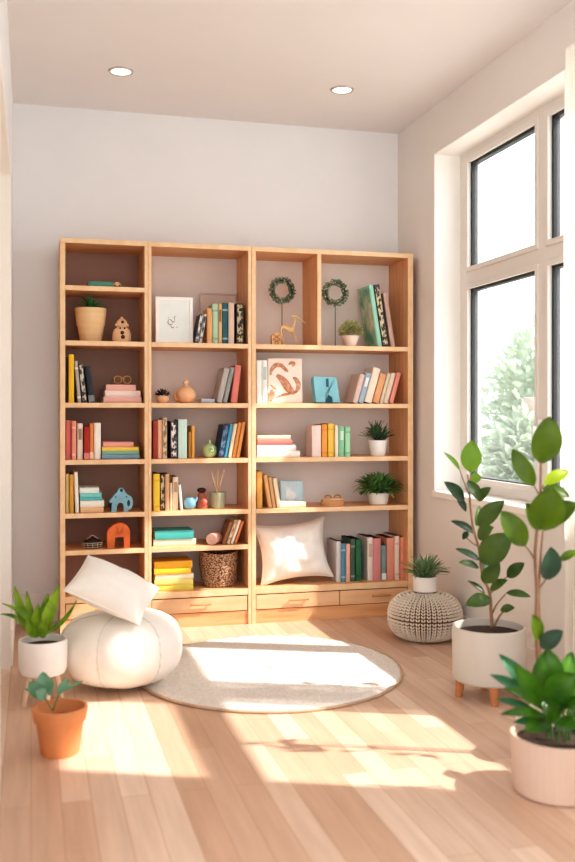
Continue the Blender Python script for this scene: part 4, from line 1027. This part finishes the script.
# ------------------------------------------------------------------ the two pots near the bean bag
D4 = 3.75; c = at(43, 0, D4)
t = thing('aloe_planter', 'white bowl planter with strap-leaved green plant on slim wooden legs near the left wall', 'potted plant', (c.x, c.y, 0))
obj('pot', lathe(NB(), [(0, .112), (.070, .112), (.084, .118), (.092, .135), (.094, .24), (.092, .247), (.084, .247), (.080, .22), (0, .21)], 44), mat('#f3f1ee', .5, .02), t, smooth=True)
obj('soil', lathe(NB(), [(.083, .222), (0, .228)], 24), SOIL, t)
for q in range(4):
    a = -PI / 2 - YAW + math.radians(-48) + q * PI / 2; bm = NB()
    if q == 1: a -= .25
    tube(bm, [(.055 * math.cos(a), .055 * math.sin(a), .120), (.082 * math.cos(a), .082 * math.sin(a), 0)], [.013, .009], 12); obj('leg', bm, mat('#e8cdb4', .5, .05), t, smooth=True)
za = lambda p: (p[0] / 2.875, 550 + p[1] / 2.875)
inv = Vector((c.x, c.y, 0)); bm = NB()
for b, q, w, o, tl, dt, ar in [((100, 248), (44, 102), 34, -.02, (-.3, .2), -.02, .10), ((118, 248), (172, 98), 36, -.01, (.3, .2), .0, .12), ((108, 250), (112, 152), 34, -.03, (0, .3), -.04, .06), ((112, 248), (140, 124), 30, .02, (.1, .2), .04, .06),
    ((96, 246), (4, 154), 18, -.02, (0, 1.2), -.03, .30), ((94, 248), (-4, 186), 16, .01, (0, 1.2), .03, .28), ((122, 248), (222, 146), 20, .0, (0, 1.2), .02, -.14), ((104, 248), (78, 118), 26, .03, (-.1, .1), .05, .08), ((120, 250), (140, 190), 30, -.04, (.2, .4), -.05, .1), ((104, 250), (80, 190), 30, -.04, (-.2, .4), -.05, .1)]:
    plant_leaf(bm, za, b, q, w, 2.875, D4, o, tl, dtip=dt, arc=ar, fold=.18, peak=.75, sharp=.7)
obj('foliage', shift(bm, inv), mat('#93b836', .4, .15, scale=14, trans=.2, hex2='#4c7c22'), t, smooth='all')

D5 = 3.19; c = at(60, 0, D5)
t = thing('terracotta_pot', 'orange terracotta flowerpot with small blue-green seedling on the sunny floor', 'potted plant', (c.x, c.y, 0))
obj('pot', lathe(NB(), [(0, 0), (.060, 0), (.063, .004), (.078, .108), (.084, .110), (.092, .150), (.090, .155), (.082, .155), (.074, .11), (0, .10)], 48), mat('#e59a66', .75, .08, scale=8, bump=.05), t, smooth=True)
obj('soil', lathe(NB(), [(.074, .112), (0, .116)], 24), mat('#7a5238', .95, .2, scale=50), t)
inv = Vector((c.x, c.y, 0)); bm = NB()
for b, q, w, o, tl, dt in [((124, 420), (82, 378), 44, .0, (-.2, .4), -.02), ((128, 418), (124, 350), 46, .02, (.1, .3), .02), ((130, 425), (100, 402), 34, -.03, (0, .5), -.03), ((140, 420), (150, 372), 20, .03, (.2, .4), .03),
    ((168, 415), (196, 370), 24, .02, (.2, .4), .03), ((172, 412), (240, 378), 14, .02, (0, .9), .03), ((130, 420), (70, 400), 18, .01, (0, .8), .0)]:
    plant_leaf(bm, za, b, q, w, 2.875, D5, o, tl, dtip=dt)
obj('foliage', shift(bm, inv), mat('#7fae94', .5, .12, scale=14, trans=.25, hex2='#5f9468'), t, smooth='all')
bm = NB()
for p in ([(150, 462), (138, 440), (126, 420)], [(152, 462), (160, 440), (170, 414)]):
    ps = smooth_path([at(*za(q), D5 + .005) for q in p], 4); tube(bm, ps, .0025, 6)
obj('stem', shift(bm, inv), mat('#7f9a5a', .7), t, smooth='all')

# ------------------------------------------------------------------ curtain and lights
bm = NB(); nu, nv = 70, 40; rows_ = []
ca, cb = 3.08, 3.378
for j in range(nv + 1):
    z = .012 + (2.545 - .012) * j / nv; r_ = []; fl = 1 - .25 * (j / nv)
    for i in range(nu + 1):
        u = i / nu; w_ = .045 * j / nv if False else .03 * math.sin(j * .1)
        yv = ca + (cb - ca) * u + .018 * (1 - j / nv) * (u - .2)
        xv = 2.045 - .030 * fl * math.sin(u * PI * 9 + .6) - .006 * math.sin(u * 31 + j * .13)
        r_.append(bm.verts.new((xv, yv, z)))
    rows_.append(r_)
for a, b in zip(rows_, rows_[1:]):
    for k in range(nu): bm.faces.new((a[k], a[k + 1], b[k + 1], b[k]))
cur = thing('curtain', 'sheer white floor-length curtain hanging at the side of the window', 'curtain', (2.045, 3.25, 0))
obj('fabric', shift(bm, Vector((2.045, 3.25, 0))), sheer_mat(), cur, smooth='all')
bm = NB(); tube(bm, [(0, -.9, 2.56), (0, .13, 2.56)], .010, 12); obj('rod', bm, TRIM, cur, smooth=True)
for yy in (-.8, .1):
    bm = NB(); tube(bm, [(0, yy, 2.56), (RX - 2.045, yy, 2.56)], .007, 10); obj('bracket', bm, TRIM, cur, smooth=True)

for px, py, lab in ((121, 71, 'round recessed ceiling downlight, the one over the narrow bookcase'), (342, 89.5, 'round recessed ceiling downlight, the one over the wide bookcase')):
    d = (CZ - CAMZ) * F / (CY - py); p = at(px, py, d)
    t = thing('downlight', lab, 'ceiling light', (p.x, p.y, CZ), group='recessed ceiling downlights')
    obj('trim_ring', lathe(NB(), [(.047, -.001), (.049, -.006), (.058, -.006), (.062, 0), (.060, .001)], 40), mat('#c2bab0', .4, .05, metal=.4), t, smooth=True)
    obj('lens', lathe(NB(), [(.049, -.003), (.03, -.0045), (0, -.005)], 40), glow_mat('#fffaf0', 2.2), t, smooth='all')

# ------------------------------------------------------------------ light
az = Vector((-.92, .39)).normalized(); el = math.radians(45.5)
v = Vector((az.x * math.cos(el), az.y * math.cos(el), -math.sin(el)))
sl = bpy.data.lights.new('sun', 'SUN'); sl.energy = 6.4; sl.angle = math.radians(0.9); sl.color = (1, .965, .91)
so = bpy.data.objects.new('sun', sl); so.rotation_euler = v.to_track_quat('-Z', 'Y').to_euler(); so.location = (5, 1, 5); link(so)
w = bpy.data.worlds.new('world'); SC.world = w; w.use_nodes = True
nt = w.node_tree; bg = nt.nodes['Background']
tcw = nt.nodes.new('ShaderNodeTexCoord'); sx = nt.nodes.new('ShaderNodeSeparateXYZ'); cr = nt.nodes.new('ShaderNodeValToRGB')
nt.links.new(tcw.outputs['Generated'], sx.inputs[0]); nt.links.new(sx.outputs['Z'], cr.inputs['Fac'])
cr.color_ramp.elements[0].color = (.94, .96, 1, 1); cr.color_ramp.elements[1].color = (.84, .92, 1, 1)
nt.links.new(cr.outputs['Color'], bg.inputs['Color']); bg.inputs['Strength'].default_value = 2.25

# ------------------------------------------------------------------ camera
cam = bpy.data.cameras.new('camera'); co = bpy.data.objects.new('camera', cam); link(co)
co.location = (0, 0, CAMZ); co.rotation_euler = (PI / 2, 0, -YAW)
cam.sensor_fit = 'HORIZONTAL'; cam.sensor_width = 36; cam.lens = F / 575 * 36
cam.shift_y = -(431 - CY) / 575
cam.clip_start = .02
cam.dof.use_dof = True; cam.dof.focus_distance = 5.12; cam.dof.aperture_fstop = 3.0
SC.camera = co
SC.view_settings.view_transform = 'Standard'; SC.view_settings.look = 'Medium High Contrast'
SC.view_settings.exposure = 0.08
SC.cycles.use_denoising = True
SC.cycles.max_bounces = 10; SC.cycles.diffuse_bounces = 6; SC.cycles.transparent_max_bounces = 16
SC.cycles.sample_clamp_indirect = 6
